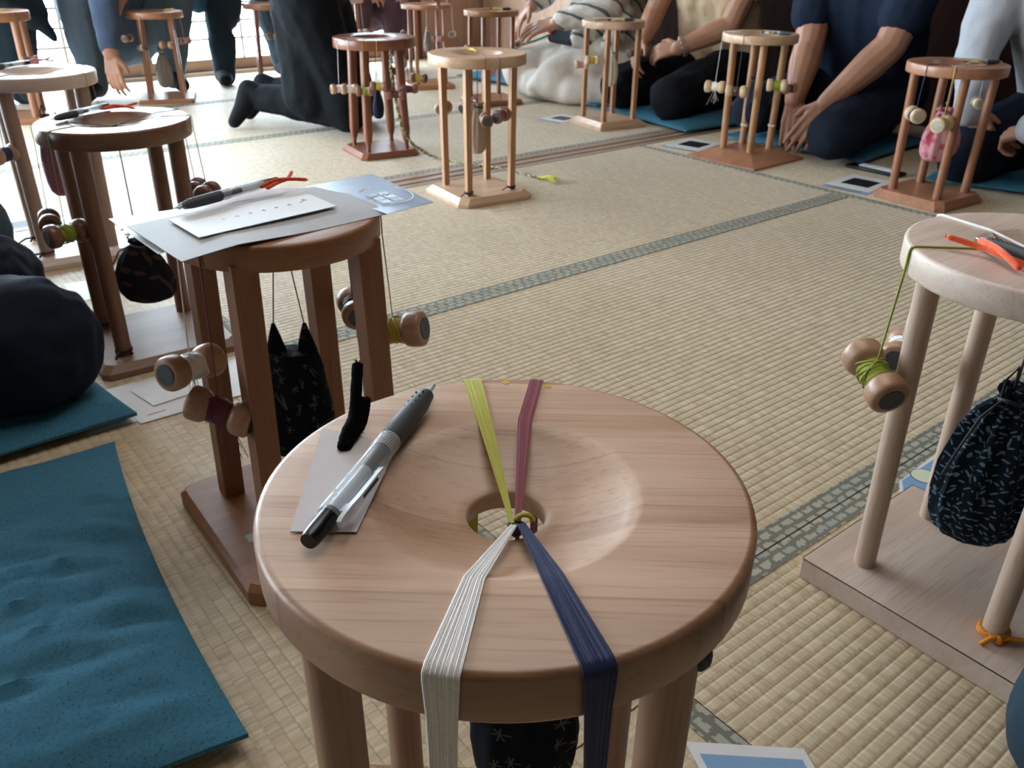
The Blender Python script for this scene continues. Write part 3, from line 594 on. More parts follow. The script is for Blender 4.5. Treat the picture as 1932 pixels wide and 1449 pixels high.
# ------------------------------------------------------------------ weight bags under the stands
def bag(st, label, mat, zt, zb, wx, wy, rz=0, ears=False, pleat=0, cord='t_black', off=(0, 0), cat='bag', top=.25, knot_col='t_black', kxy=(0, 0)):
    s = STAND[st]; loc = Vector((s['x']+off[0], s['y']+off[1], zb)); h = zt-zb
    o = thing('weight_bag', label, cat, loc, rz, 'weight bags under the stands')
    rows = [(.02, 0), (.45, .02), (.78, .08), (.95, .2), (1.0, .36), (.93, .55), (.74, .75), (.52, .9), (top+.08, .97), (top, 1.0)] if not ears else [(.02, 0), (.6, .0), (.9, .05), (1, .22), (.97, .5), (.85, .75), (.72, .9), (.66, .93), (.02, .935)]
    pr = [(f, q*h) for f, q in rows]
    # refine
    fine = []
    for (f0, z0), (f1, z1) in zip(pr, pr[1:]):
        for k in range(3): t = k/3; fine.append((f0+(f1-f0)*t, z0+(z1-z0)*t))
    fine.append(pr[-1])
    def md(a, r_, z):
        t = z/h; e = 1+pleat*.14*math.sin(11*a+.7*math.sin(2*a))*min(1, .25+t)+.03*math.sin(3*a+z*40)
        return (wx*e, wy*e)
    mb = MB().lathe(fine, 44, mod=md)
    if ears:
        for sgn in (-1, 1):
            mb.lathe([(wx*.42, h*.78), (wx*.30, h*.92), (wx*.16, h*1.06), (.002, h*1.16)], 14, Matrix.Translation((sgn*wx*.42, 0, 0)), mod=lambda a, r_, z: (1, wy/wx*.9))
    elif pleat:
        mb.lathe([(top*.8, h*.99), (top*1.25, h*1.05), (top*1.15, h*1.08), (top*.3, h*1.06)], 30, mod=lambda a, r_, z: (wx*(1+.2*math.sin(7*a)), wy*(1+.2*math.sin(7*a))))
    mb.build('pouch', M[mat], o)
    cz = s['zt']-.0125-zb; e = Vector((-off[0]+kxy[0], -off[1]+kxy[1], cz)); e = Matrix.Rotation(-rz, 3, 'Z') @ e
    cb = MB()
    if ears:
        for sgn in (-1, 1): cb.tube([(sgn*wx*.42, 0, h*1.14), e+Vector((sgn*.004, 0, 0))], .0008, 5)
    else:
        cb.tube([(0, 0, h*.98), e*.6+Vector((0, 0, h*.4)), e], .0013, 6)
    if pleat:
        lp = [(wx*top*1.1*math.cos(a), wy*top*1.3*math.sin(a), h*.985+.002*math.sin(2*a)) for a in [2*math.pi*k/16 for k in range(17)]]; cb.tube(lp, .0022, 6)
        cb.tube([(-wx*top, 0, h*.99), (-wx*top*1.2, -.004, h*1.12), (-wx*top*.4, -.004, h*1.2), (0, 0, h*1.0)], .0016, 6)
        cb.tube([(-wx*top, -.005, h*.99), (-wx*.62, -.012, h*.9), (-wx*.9, -.014, h*.68), (-wx*1.05, -.012, h*.5)], .0016, 6)
    cb.build('cord', M[cord], o)
    kb = MB(); kb.ball(e+Vector((0, 0, -.002)), .0042, 10, 8); kb.tube([e+Vector((.004*math.cos(a), .004*math.sin(a), .001)) for a in [2*math.pi*k/10 for k in range(11)]], .0012, 5); kb.build('knot', M[knot_col], o)
    return o
b0 = bag('front', 'black dragonfly-print weight bag hanging under the foreground stand', 'dragon', .345, .19, .036, .024, A_, pleat=.4, off=(.008, -.010), kxy=(-.0065, -.0175))
kb = MB()
ce_ = Matrix.Rotation(-A_, 3, 'Z') @ Vector((-.0145+.003, -.0075+.001, .435-.0125-.19))
kb.tube([ce_+Vector((.003+.0045*math.cos(a), .002, .001+.004*math.sin(a))) for a in [math.pi*k/8 for k in range(9)]], .0016, 6)
kb.build('yellow_loop', M['t_yellow'], b0)
bag('square', 'black dragonfly-print bag with two ears under the paper-topped stand', 'dragon', .262, .10, .045, .028, R(-35), ears=True, cord='t_brown')
bag('oiled', 'dark flowered bag behind the grey card, under the dark stand', 'bag_brown', .20, .085, .055, .035, R(-40), cord='t_grey', pleat=.3)
bag('left', 'mauve bag under the stand at the left edge', 'bag_mauve', .32, .14, .03, .024, 0, pleat=.5)
bag('middle', 'grey-beige cloth bag under the honey-coloured middle stand', 'bag_beige', .265, .125, .028, .022, R(-30), pleat=.6, cord='t_black', top=.5)
bag('reddish', 'small navy bag under the reddish stand', 'bag_navy', .22, .12, .022, .016, 0, pleat=.3, top=.5)
bag('wide', 'navy bag between the legs of the wide-based stand', 'bag_navy', .27, .125, .022, .018, 0, pleat=.3, top=.5)
bag('cherry', 'pink flower-print bag under the cherry stand', 'bag_pink', .262, .115, .058, .036, R(-30), pleat=.7, cord='t_pink', top=.4)
bag('slim', 'white split bag under the slim-legged stand', 'bag_white', .285, .155, .031, .02, R(-30), pleat=.9, cord='t_white', top=.5)
bag('right', 'navy leaf-print drawstring bag under the right-edge stand', 'leaf', .27, .08, .056, .046, R(-40), pleat=1, top=.22)
bag('crossed', 'grey bag under the far stand between the crouching knees', 'bag_grey', .21, .055, .038, .025, 0, pleat=.4)
bag('back', 'beige pointed bag at the far back stand', 'bag_beige', .25, .15, .03, .02, 0, pleat=.4, off=(.09, .0))
bag('thin_top', 'pale pinkish bag under the thin-topped stand', 'bag_grey', .28, .17, .022, .018, 0, pleat=.4, cord='t_white')
bag('under_hand', 'pinkish bag under the stand below the reaching hand', 'bag_pink', .22, .12, .02, .016, 0, pleat=.4, cord='t_pink')

# ------------------------------------------------------------------ pens, tags, ties
PEN = None
def pen(label, a, b, z=None, rad=.0062, group='pens on the stand tops', roll=0):
    """clear gel pen lying from button end a to tip b"""
    global PEN
    a, b = Vector(a), Vector(b); L = (b-a).length; d = (b-a).normalized(); X = d; Z = Vector((0, 0, 1)); Y = Z.cross(X).normalized(); Z = X.cross(Y)
    mt = Matrix((X, Y, Z)).transposed().to_4x4(); mt.translation = a
    mt = mt @ Matrix.Rotation(roll, 4, 'X')
    o = thing('gel_pen', label, 'pen', a, 0, group); o.rotation_euler = mt.to_euler()
    rot = Matrix.Rotation(math.pi/2, 4, 'Y'); r = rad; q = L
    MB().lathe([(r*.62, 0), (r*.72, .002), (r*.8, .012*q/.15), (r*.8, .0215*q/.15)], 20, rot).build('push_button', M['black'], o)
    MB().lathe([(r*.9, .018*q/.15), (r, .0195*q/.15), (r, .088*q/.15), (r*.82, .088*q/.15), (r*.82, .0195*q/.15)], 24, rot, closed=True).build('clear_barrel', M['clear'], o)
    MB().lathe([(r*.5, .022*q/.15), (r*.55, .024*q/.15), (r*.55, .058*q/.15)], 16, rot).build('refill', M['frost'], o)
    MB().lathe([(r*.56, .0581*q/.15), (r*.56, .086*q/.15), (r*.2, .0875*q/.15), (r*.2, .142*q/.15)], 16, rot).build('ink_refill', M['ink'], o)
    g = [(r*1.0, .0885*q/.15), (r*1.05, .0905*q/.15), (r*1.03, .11*q/.15), (r*.95, .128*q/.15), (r*.72, .139*q/.15), (r*.45, .139*q/.15), (r*.45, .0885*q/.15)]
    MB().lathe(g, 24, rot, closed=True).build('grip', M['grip'], o)
    rg = MB()
    for k in range(7):
        zz = (.0765+.0017*k)*q/.15; rg.lathe([(r*1.0, zz-.0005), (r*1.035, zz), (r*1.0, zz+.0005), (r*.98, zz)], 20, rot, closed=True)
    rg.build('barrel_rings', M['frost'], o)
    dm = MB()
    for k in range(4):
        for s_ in (-.35, .35): dm.ball(((.116+.0055*k)*q/.15, s_*r*1.0, r*.88), r*.11, 6, 4)
    dm.build('grip_dimples', M['black'], o)
    MB().lathe([(r*.68, .139*q/.15), (r*.55, .144*q/.15), (r*.3, .149*q/.15), (r*.22, .149*q/.15), (r*.4, .139*q/.15)], 20, rot, closed=True).build('clear_tip', M['clear'], o)
    MB().lathe([(r*.2, .142*q/.15), (r*.16, .151*q/.15), (.0003, .153*q/.15)], 12, rot).build('steel_point', M['steel'], o)
    cl = MB(); y0 = -r*1.55
    cl.loft([[(x_*q/.15, y0+dy*s1, dz) for dy, dz in ((-.0013, -wz), (.0013, -wz), (.0013, wz), (-.0013, wz))] for x_, wz, s1 in ((.012, .0018, 1), (.014, .0026, 1.1), (.024, .0028, 1.2), (.032, .0022, 1.2), (.052, .0019, 1), (.057, .0021, 1.3), (.059, .0012, 1))])
    cl.box(.021*q/.15, y0, -.0016, .027*q/.15, -r*.85, .0016); cl.ball((.055*q/.15, -r*1.22, 0), .0016, 8, 6)
    c2 = cl.build('clip', M['frost'], o)
    MB().box(.034*q/.15, y0-.0017, -.0008, .05*q/.15, y0-.0013, .0008).build('clip_print', M['ink'], c2, smooth=False)
    MB().box(.030*q/.15, -r*.12, r*1.0, .0325*q/.15, r*.25, r*1.004).build('barrel_print', M['ink'], o, smooth=False)
    return o
def chenille(name, label, paths, mat, rad=.0021, cat='pipe cleaner', group='pipe-cleaner ties'):
    mb = MB()
    for p in paths:
        P = [Vector(x) for x in p]; pts = []; n = len(P)
        for i in range(n-1):
            p0, p1, p2, p3 = P[max(i-1, 0)], P[i], P[i+1], P[min(i+2, n-1)]
            for k in range(8):
                t = k/8; pts.append(.5*((2*p1)+(p2-p0)*t+(2*p0-5*p1+4*p2-p3)*t*t+(3*p1-p0-3*p2+p3)*t**3))
        pts.append(P[-1]); rr = [rad*(1+rng.uniform(-.05, .05)) for _ in pts]; rr[0] *= .6; rr[-1] *= .6
        mb.tube(pts, rr, 10)
        for i in range(0, len(pts)):                # fuzz
            for k in range(16):
                d = Vector((rng.uniform(-1, 1), rng.uniform(-1, 1), rng.uniform(-1, 1))).normalized(); q = pts[i]
                s_ = d.orthogonal().normalized()*rad*.16
                mb.add([q+s_, q-s_, q+d*rad*rng.uniform(1.1, 1.32)], [(0, 1, 2)])
    return tag(mb.build(name, M[mat], angle=85), label, cat, group)
def sheet(name, label, pts, thick, mat, cat='paper', group=None, bend=None, parent=None, nx=12, ny=8):
    """thin curved card: four corners (counter-clockwise), bend(u, v) lifts it"""
    p = [Vector(q) for q in pts]; top = []
    for j in range(ny+1):
        for i in range(nx+1):
            u, v = i/nx, j/ny; q = (p[0]*(1-u)+p[1]*u)*(1-v)+(p[3]*(1-u)+p[2]*u)*v
            if bend: q = q+Vector((0, 0, bend(u, v)))
            top.append(q)
    n = len(top); v_ = top+[q-Vector((0, 0, thick)) for q in top]; W = nx+1; f = []
    for j in range(ny):
        for i in range(nx):
            a = j*W+i; f.append((a, a+1, a+W+1, a+W)); f.append((n+a, n+a+W, n+a+W+1, n+a+1))
    ring = [i for i in range(W)]+[j*W+nx for j in range(1, ny+1)]+[ny*W+i for i in range(nx-1, -1, -1)]+[j*W for j in range(ny-1, 0, -1)]
    for a, b in zip(ring, ring[1:]+ring[:1]): f.append((b, a, n+a, n+b))
    o = MB().add(v_, f).build(name, M[mat], parent)
    return tag(o, label, cat, group) if label else o
Z0 = .4352
# white tag with a real punched hole
def hole_tag(name, label, quad, hole, hr, z, mat, cat):
    q = [Vector((x, y, z)) for x, y in quad]; h = Vector((hole[0], hole[1], z)); n = 40
    inner = [h+Vector((hr*math.cos(2*math.pi*k/n), hr*math.sin(2*math.pi*k/n), 0)) for k in range(n)]; outer = []
    for k in range(n):
        d = Vector((math.cos(2*math.pi*k/n), math.sin(2*math.pi*k/n), 0)); best = 9
        for a, b in zip(q, q[1:]+q[:1]):
            e = b-a; den = d.x*e.y-d.y*e.x
            if abs(den) < 1e-12: continue
            t = ((a-h).x*e.y-(a-h).y*e.x)/den; s_ = ((a-h).x*d.y-(a-h).y*d.x)/den
            if t > 0 and -1e-6 <= s_ <= 1+1e-6: best = min(best, t)
        outer.append(h+d*best)
    for c in q:   # snap nearest ray ends to the corners
        k = min(range(n), key=lambda i: (outer[i]-c).length); outer[k] = c.copy()
    dn = Vector((0, 0, .0004)); mb = MB(); mb.loft([outer, inner, [p-dn for p in inner], [p-dn for p in outer], outer], cap=False)
    return tag(mb.build(name, M[mat], smooth=False), label, cat)
hole_tag('name_tag', 'blank white paper tag under the pen on the foreground stand', [(.133, .350), (.160, .3285), (.222, .389), (.1955, .4355)], (.194, .405), .0032, Z0+.0012, 'tagpaper', 'tag')
chenille('pipe_cleaner', 'black fuzzy pipe cleaner looped through the white tag on the foreground stand',
         [[(.1925, .4035, Z0+.002), (.200, .4115, Z0+.007), (.2085, .4195, Z0+.0085), (.2150, .4270, Z0+.013), (.2220, .4360, Z0+.024), (.2280, .4440, Z0+.033)],
          [(.1935, .4030, Z0+.0025), (.2030, .4105, Z0+.004), (.2120, .4170, Z0+.005), (.2190, .4230, Z0+.012), (.2225, .4270, Z0+.0165)]], 'chen_black', .0036)
pen('clear gel pen with grey grip and black button lying on the foreground stand', (.1335, .329, Z0+.0072), (.2745, .4285, Z0+.0078), rad=.0070, roll=-.25)
pen('clear gel pen beside the orange tie on the grey card', (.431, 1.013, .4395), (.288, .966, .4395), rad=.0062)
pen('clear gel pen lying on the gleaming top of the dark stand', (.428, 1.728, .4318), (.312, 1.642, .4318), rad=.0062)
pen('dark-gripped pen with the pink tie on the left-edge stand', (.44, 2.41, .4362), (.33, 2.34, .4362), rad=.0062)
pen('pen lying beside the orange tie at the right edge', (.842, .212, .4425), (.893, .362, .4425), rad=.0068)
pen('pen on the cherry stand top beside the yellow tie', (2.59, 1.213, .4062), (2.712, 1.165, .4062), rad=.0058)
pen('pen on the top of the wide-based stand', (2.618, 1.93, .4312), (2.655, 1.835, .4312), rad=.0058)
pen('pen on the slim-legged stand top', (2.60, 2.665, .4212), (2.69, 2.60, .4212), rad=.0058)
pen('pen on the stand below the reaching hand', (2.57, 3.41, .4182), (2.66, 3.36, .4182), rad=.0058)
def tie(label, x, y, z, ang, mat, s=1.0):
    c, n = math.cos(ang), math.sin(ang)
    T = lambda a, b, h: (x+s*(a*c-b*n), y+s*(a*n+b*c), z+s*h)
    chenille('pipe_cleaner', label, [[T(-.02, -.006, .002), T(0, 0, .004), T(.018, .004, .005), T(.036, .018, .008)], [T(-.022, .004, .002), T(-.002, .002, .007), T(.018, -.005, .006), T(.036, -.012, .003)]], mat, .0023*s)
tie('orange pipe cleaner twisted at the end of the pen on the grey card', .424, .998, .4362, R(12), 'chen_orange')
tie('orange pipe cleaner on the gleaming dark stand top', .432, 1.702, .4275, R(-28), 'chen_orange')
tie('pink pipe cleaner on the left-edge stand top', .455, 2.42, .4325, R(0), 'chen_pink', 1.1)
tie('pale pink pipe cleaner behind the other pink one at left', .405, 2.395, .4325, R(40), 'chen_pink', .8)
tie('bright orange pipe cleaner crossed on the right-edge stand top', .857, .322, .4378, R(66), 'chen_orange', 1.35)
tie('yellow pipe cleaner on the cherry stand top', 2.605, 1.20, .4025, R(-20), 'chen_yellow', .9)
tie('yellow pipe cleaner on the wide-based stand top', 2.622, 1.905, .4275, R(40), 'chen_yellow', .9)
tie('yellow pipe cleaner on the slim-legged stand top', 2.618, 2.635, .4175, R(-20), 'chen_yellow', .9)
tie('yellow pipe cleaner on the stand under the reaching hand', 2.585, 3.39, .4145, R(-20), 'chen_yellow', .9)
tie('yellow pipe cleaner on the far stand between the crouching knees', 1.42, 4.35, .3975, R(10), 'chen_yellow', .9)
tie('yellow pipe cleaner on the upper left corner stand', .70, 4.16, .4325, R(40), 'chen_yellow', .9)
tie('lime pipe cleaner across the middle stand top', 1.545, 2.13, .4175, R(100), 'chen_yellow', .8)

# ------------------------------------------------------------------ papers and cards
zc = .4262
gb = sheet('grey_card', 'curled grey card lying on the square-legged stand under the white slip', [(.243, .826, zc+.004), (.492, .846, zc+.002), (.486, .998, zc+.003), (.232, .960, zc+.004)], .0008, 'greyboard', bend=lambda u, v: -.006*max(0, .25-u)/.25*(1-v) + .0014*math.sin(u*6+1)*(1-v) - .003*max(0, .2-v)/.2*u)
sl = sheet('paper_slip', 'small white lettered slip lying on the grey card', [(.277, .869, zc+.0062), (.447, .890, zc+.0058), (.4455, .970, zc+.0056), (.273, .949, zc+.0066)], .0007, 'paper')
g = MB()
for k in range(7):
    cx, cy_ = .322+.0165*k, .9155+.0020*k; 
    for dx, dy, w_, h_ in ((0, 0, .004, .0007), (0, .0018, .0026, .0006), (.0012, -.001, .0006, .0038))[: 3 if k % 2 else 2]: g.box(cx+dx-w_/2, cy_+dy-h_/2, zc+.0060, cx+dx+w_/2, cy_+dy+h_/2, zc+.00635-.0002*k/7)
for r_ in (0,): g.box(.427, .934, zc+.0058, .4277, .9395, zc+.0062); g.box(.4245, .9335, zc+.0058, .4304, .9341, zc+.0062)
g.build('lettering', M['print'], sl, smooth=False)
fl = sheet('leaflet', 'pale blue leaflet with white round seal sticking out beyond the grey card', [(.484, .838, zc+.0018), (.557, .853, zc+.0005), (.553, .99, zc+.004), (.46, 1.0, zc+.0025)], .0005, 'skyprint', bend=lambda u, v: .004*u*v)
g = MB(); cc_ = Vector((.522, .905, zc+.0042)); ring = []
for k in range(25): a = R(-120)+R(250)*k/24; ring.append(cc_+Vector((.030*math.cos(a), .040*math.sin(a), 0)))
g.tube(ring, .0011, 4, flat=.2)
for i in range(2):
    for j in range(3):
        bx, by = .505+.0165*i, .878+.0165*j
        for dx, dy, w_, h_ in ((0, .004, .012, .0014), (0, -.0005, .011, .0013), (0, -.005, .012, .0014), (-.0045, 0, .0014, .011), (.0045, 0, .0014, .011), (0, 0, .0013, .009))[: 6-(i+j) % 2]: g.box(bx+dx-w_/2, by+dy-h_/2, zc+.0038, bx+dx+w_/2, by+dy+h_/2, zc+.0043)
g.build('round_seal_print', M['printwhite'], fl, smooth=False)
sheet('white_sheet', 'white sheet peeping out left under the grey card', [(.235, .872, zc-.004), (.30, .885, zc+.002), (.30, 1.0, zc+.0022), (.228, 1.018, zc-.001)], .0005, 'paper')
# on the mats
a1 = sheet('leaflet', 'white lettered leaflet on the mat between the square-legged and dark stands', [(.277, 1.318, .002), (.492, 1.312, .002), (.50, 1.47, .002), (.262, 1.475, .002)], .0006, 'paper')
g = MB()
for k in range(6): g.box(.315+.022*k, 1.440, .002, .327+.022*k, 1.4415, .0023); g.box(.318+.022*k, 1.432, .002, .320+.022*k, 1.447, .0023)
g.build('lettering', M['print'], a1, smooth=False)
MB().box(.295, 1.337, .002, .325, 1.340, .0023).build('red_lettering', M['printred'], a1, smooth=False)
sheet('paper_slip', 'white slip lying on the lettered leaflet beside the crimson bobbin', [(.313, 1.362, .004), (.43, 1.372, .004), (.425, 1.455, .004), (.298, 1.44, .004)], .0007, 'paper')
a2 = sheet('photo_card', 'white card with a grey photo half under the lettered leaflet', [(.20, 1.335, .0006), (.30, 1.33, .0006), (.30, 1.47, .0006), (.20, 1.475, .0006)], .0005, 'paper')
MB().box(.21, 1.35, .0005, .275, 1.462, .0009).build('photo_print', M['greyphoto'], a2, smooth=False)
sheet('white_sheet', 'white sheet showing between the square legs beyond the crimson bobbin', [(.505, 1.325, .0012), (.60, 1.35, .0012), (.58, 1.475, .0012), (.505, 1.47, .0012)], .0005, 'paper')
sheet('white_sheet', 'large white leaflet on the mat behind the dark flowered bag', [(.33, 1.935, .0012), (.50, 1.925, .0012), (.51, 2.03, .0012), (.34, 2.07, .0012)], .0005, 'paper')
sheet('paper_slip', 'narrow white slip on the leaflet behind the dark flowered bag', [(.42, 1.94, .003), (.585, 1.985, .003), (.56, 2.05, .003), (.40, 2.02, .003)], .0005, 'paper')
sheet('white_sheet', 'white sheet on the mat left of the dark stand, by the dark knee', [(.24, 1.96, .0012), (.325, 1.935, .0012), (.33, 2.06, .0012), (.24, 2.08, .0012)], .0005, 'paper')
def photocard(label, c, ang, w_, h_, blue=True, ph=(.62, .5)):
    c = Vector((*c, .0016)); X = Vector((math.cos(ang), math.sin(ang), 0)); Y = Vector((-X.y, X.x, 0))
    q = [c+X*sx*w_/2+Y*s2*h_/2 for sx, s2 in ((-1, -1), (1, -1), (1, 1), (-1, 1))]
    o = sheet('photo_card', label, q, .0006, 'paper', 'card', 'photo cards beside the stands')
    ins = MB(); ins.add([c+X*sx*w_/2*ph[0]+Y*s2*h_/2*ph[1]+Vector((0, 0, .0003)) for sx, s2 in ((-1, -1), (1, -1), (1, 1), (-1, 1))], [(0, 1, 2, 3)]); ins.build('photo_print', M['darkphoto'], o, smooth=False)
    return o
def under(label, c, ang, w_, h_):
    c = Vector((*c, .0006)); X = Vector((math.cos(ang), math.sin(ang), 0)); Y = Vector((-X.y, X.x, 0))
    o = sheet('postcard', label, [c+X*sx*w_/2+Y*s2*h_/2 for sx, s2 in ((-1, -1), (1, -1), (1, 1), (-1, 1))], .0005, 'skyprint', 'card', 'pale blue postcards under the photo cards')
    MB().add([c+X*sx*w_*.3+Y*(-h_*.5+h_*.16*(s2+1))+Vector((0, 0, .0002)) for sx, s2 in ((-1, -1), (1, -1), (1, 1), (-1, 1))], [(0, 1, 2, 3)]).build('green_print', M['greenprint'], o, smooth=False)
under('pale blue postcard beside the wide-based stand', (2.60, 2.205), R(-80), .15, .12); photocard('white card with a dark photo left of the wide-based stand', (2.66, 2.21), R(-80), .15, .19)
under('pale blue postcard beside the cherry stand', (2.58, 1.47), R(-85), .16, .13); photocard('white card with a dark photo left of the cherry stand', (2.65, 1.485), R(-85), .15, .19)
under('pale blue postcard beside the slim-legged stand', (2.55, 2.91), R(-80), .13, .11); photocard('white card with a dark photo left of the slim-legged stand', (2.60, 2.92), R(-80), .13, .15)
photocard('white card with dark photo on the mat at the left edge', (.30, 2.62), R(0), .26, .12, ph=(.8, .6))
photocard('second white card with dark photo behind the left-edge stand', (.46, 2.56), R(3), .18, .12, ph=(.75, .55))
photocard('white card with dark photo by the standing dark legs', (1.80, 4.36), R(-30), .15, .12)
sheet('white_sheet', 'small white paper on the mat below the bright screen', [(1.66, 4.86, .0012), (1.80, 4.80, .0012), (1.83, 4.88, .0012), (1.70, 4.94, .0012)], .0006, 'paper')
sheet('leaflet', 'white leaflet near the crouching hand', [(1.10, 4.14, .0012), (1.26, 4.10, .0012), (1.29, 4.22, .0012), (1.14, 4.27, .0012)], .0006, 'paper')
def postcard(label, q, cen, rr, curl=0):
    z = .0012; pts = [Vector((x, y, z)) for x, y in q]
    o = sheet('postcard', label, pts, .0006, 'paper', 'card', 'blue bordered postcards', bend=(lambda u, v: curl*v*v))
    m0 = sum(pts, Vector())/4; bz = (lambda v: Vector((0, 0, .0004+curl*v*v)))
    mb = MB(); n = 6; vv = []
    for j in range(n+1):
        for i in (0, 1):
            u, v = .07+.86*i, .09+.82*j/n; vv.append((pts[0]*(1-u)+pts[1]*u)*(1-v)+(pts[3]*(1-u)+pts[2]*u)*v+bz(v))
    mb.add(vv, [(2*j, 2*j+1, 2*j+3, 2*j+2) for j in range(n)]); mb.build('blue_print', M['blueprint'], o)
    c = Vector((*cen, z+.0007)); 
    MB().lathe([(rr, 0), (rr, .0001)], 32, Matrix.Translation(c)).build('ring_outline', M['outline'], o)
    MB().lathe([(rr*.92, 0), (rr*.92, .0001)], 32, Matrix.Translation(c+Vector((0, 0, .0002)))).build('cream_disc', M['cream'], o)
postcard('blue postcard with white border at the bottom edge right of the foreground stand', [(.440, .205), (.520, .138), (.592, .274), (.506, .352)], (.508, .258), .036)
postcard('blue postcard with white border behind the base of the right-edge stand', [(1.076, .449), (1.160, .400), (1.222, .474), (1.108, .468)], (1.150, .452), .020)
# dark pencil case with pale pens beside the cushion
o = MB().loft([[(2.835+x, 1.545+y, z) for x, y in ((-.03, -.1), (.03, -.1), (.03, .1), (-.03, .1))] for z in (0, .012)]).build('pencil_case', M['black'], bevel=.004); tag(o, 'black pencil case with pale streaks on the mat left of the cherry stand', 'pencil case')
for k in range(3): MB().tube([(2.82+.014*k, 1.475, .0145), (2.822+.014*k, 1.60, .0145)], .003, 8).build('pale_stripe', M['frost'], o)
# braided cord and tassel trailing from the reddish stand
pts = [Vector(q) for q in ((1.60, 2.70, .372), (1.592, 2.672, .365), (1.59, 2.67, .30), (1.60, 2.665, .20), (1.615, 2.66, .12), (1.65, 2.655, .055), (1.68, 2.64, .03), (1.715, 2.61, .006), (1.745, 2.49, .004), (1.785, 2.39, .005), (1.815, 2.305, .004), (1.825, 2.20, .004), (1.83, 2.15, .004))]
sm = []
for i in range(len(pts)-1):
    p0, p1, p2, p3 = pts[max(i-1, 0)], pts[i], pts[i+1], pts[min(i+2, len(pts)-1)]
    for k in range(10):
        t = k/10; sm.append(.5*((2*p1)+(p2-p0)*t+(2*p0-5*p1+4*p2-p3)*t*t+(3*p1-p0-3*p2+p3)*t**3))
oc_ = MB()
for ph in (0, math.pi):
    P = []; 
    for i, q in enumerate(sm):
        t = (sm[min(i+1, len(sm)-1)]-sm[max(i-1, 0)]).normalized(); u = t.orthogonal().normalized(); b = t.cross(u); a = i*.9+ph
        P.append(q+(u*math.cos(a)+b*math.sin(a))*.003)
    oc_.tube(P, .0036, 6)
k_ = NT('two_tone_cord'); k_.l(k_.ramp(k_.noise(k_.coord((160,)*3), 1, 1), [(.46, srgb('#3a3a34')), (.54, srgb('#a8966a'))]), k_.b.inputs['Base Color']); M['twocord'] = k_.m
oc = tag(oc_.build('braided_cord', M['twocord']), 'two-tone braided cord trailing from the reddish stand across the threshold', 'cord')
mb = MB()
for i in range(26):
    d = Vector((.12+rng.uniform(-.35, .35), -1, rng.uniform(-.10, .2))).normalized(); q = pts[-1]+Vector((rng.uniform(-.004, .004), 0, rng.uniform(0, .006))); mb.tube([q, q+d*.03+Vector((0, 0, .006)), q+d*rng.uniform(.05, .075)+Vector((0, 0, -.002))], .0014, 4)
mb.ball(pts[-1]+Vector((0, .004, .003)), .007, 10, 8); t_ = mb.build('tassel', M['t_yellow'], oc)
# ------------------------------------------------------------------ cushions
def zabuton(label, cx, cy_, ang, sx, sy_, th=.05, dents=(), seed=0, lift=None, pin=.10):
    n = 56; v = []; f = []
    for side in (1, -1):
        for j in range(n+1):
            for i in range(n+1):
                u = 2*i/n-1; w_ = 2*j/n-1
                e = max(0, 1-abs(u)**2.6)**.62*max(0, 1-abs(w_)**2.6)**.62
                x = u*sx/2*(1-pin*(1-abs(u))*0-.045*(1-w_*w_)*abs(u)); y = w_*sy_/2*(1-.045*(1-u*u)*abs(w_))
                z = th*.36+side*(.003+th*(.6 if side > 0 else .29)*e)
                if side == 1:
                    q = noise.noise(Vector((u*1.2+seed, w_*5+.8*u, seed*.7))); q2 = noise.noise(Vector((u*2.5+seed, w_*13+2.0*u*u, 3.1+seed)))
                    z += e*th*(.14*q+.34*(.5-abs(q2)**.7)*max(0, .35+u)+.06*noise.noise(Vector((u*9, w_*22, seed))))
                    for dx, dy, dr, dd in dents: z -= dd*math.exp(-((x-dx)**2+(y-dy)**2)/dr**2)
                v.append((x, y, max(z, .0008 if side < 0 else .004)))
    N = (n+1)**2; W = n+1
    for j in range(n):
        for i in range(n):
            a = j*W+i; f.append((a, a+1, a+W+1, a+W)); f.append((N+a, N+a+W, N+a+W+1, N+a+1))
    ring = [i for i in range(W)]+[j*W+n for j in range(1, n+1)]+[n*W+i for i in range(n-1, -1, -1)]+[j*W for j in range(n-1, 0, -1)]
    for a, b in zip(ring, ring[1:]+ring[:1]): f.append((b, a, N+a, N+b))
    o = MB().add(v, f).build('floor_cushion', M['teal'], angle=50); o.location = (cx, cy_, 0); o.rotation_euler = (0, 0, ang)
    tag(o, label, 'cushion', 'teal floor cushions'); return o
zabuton('empty teal floor cushion filling the lower left of the mats', -.128, .955, R(-5.2), .64, .64, .062, (), 1.3)
zabuton('teal floor cushion under the dark knees at left', -.075, 1.615, R(4), .66, .63, .05, ((.1, -.1, .16, .012), (.1, .12, .16, .012)), 2.1)
zabuton('teal floor cushion under the person with grey knee at the left edge', -.12, 2.33, R(0), .60, .58, .045, (), 3.7)
zabuton('teal floor cushion under the beige-blouse person', 3.08, 2.62, R(-6), .56, .60, .045, (), 4.9)
zabuton('teal floor cushion under the navy T-shirt person', 3.12, 1.93, R(4), .56, .60, .045, (), 5.6)
zabuton('teal floor cushion under the white-shirt person behind the cherry stand', 3.19, 1.13, R(18), .58, .66, .045, (), 6.4)
zabuton('teal floor cushion behind the stand under the reaching hand', 3.23, 3.92, R(8), .60, .55, .06, (), 7.2)
zabuton('teal floor cushion under the cream skirt', 3.16, 3.28, R(0), .56, .56, .04, (), 8.2)

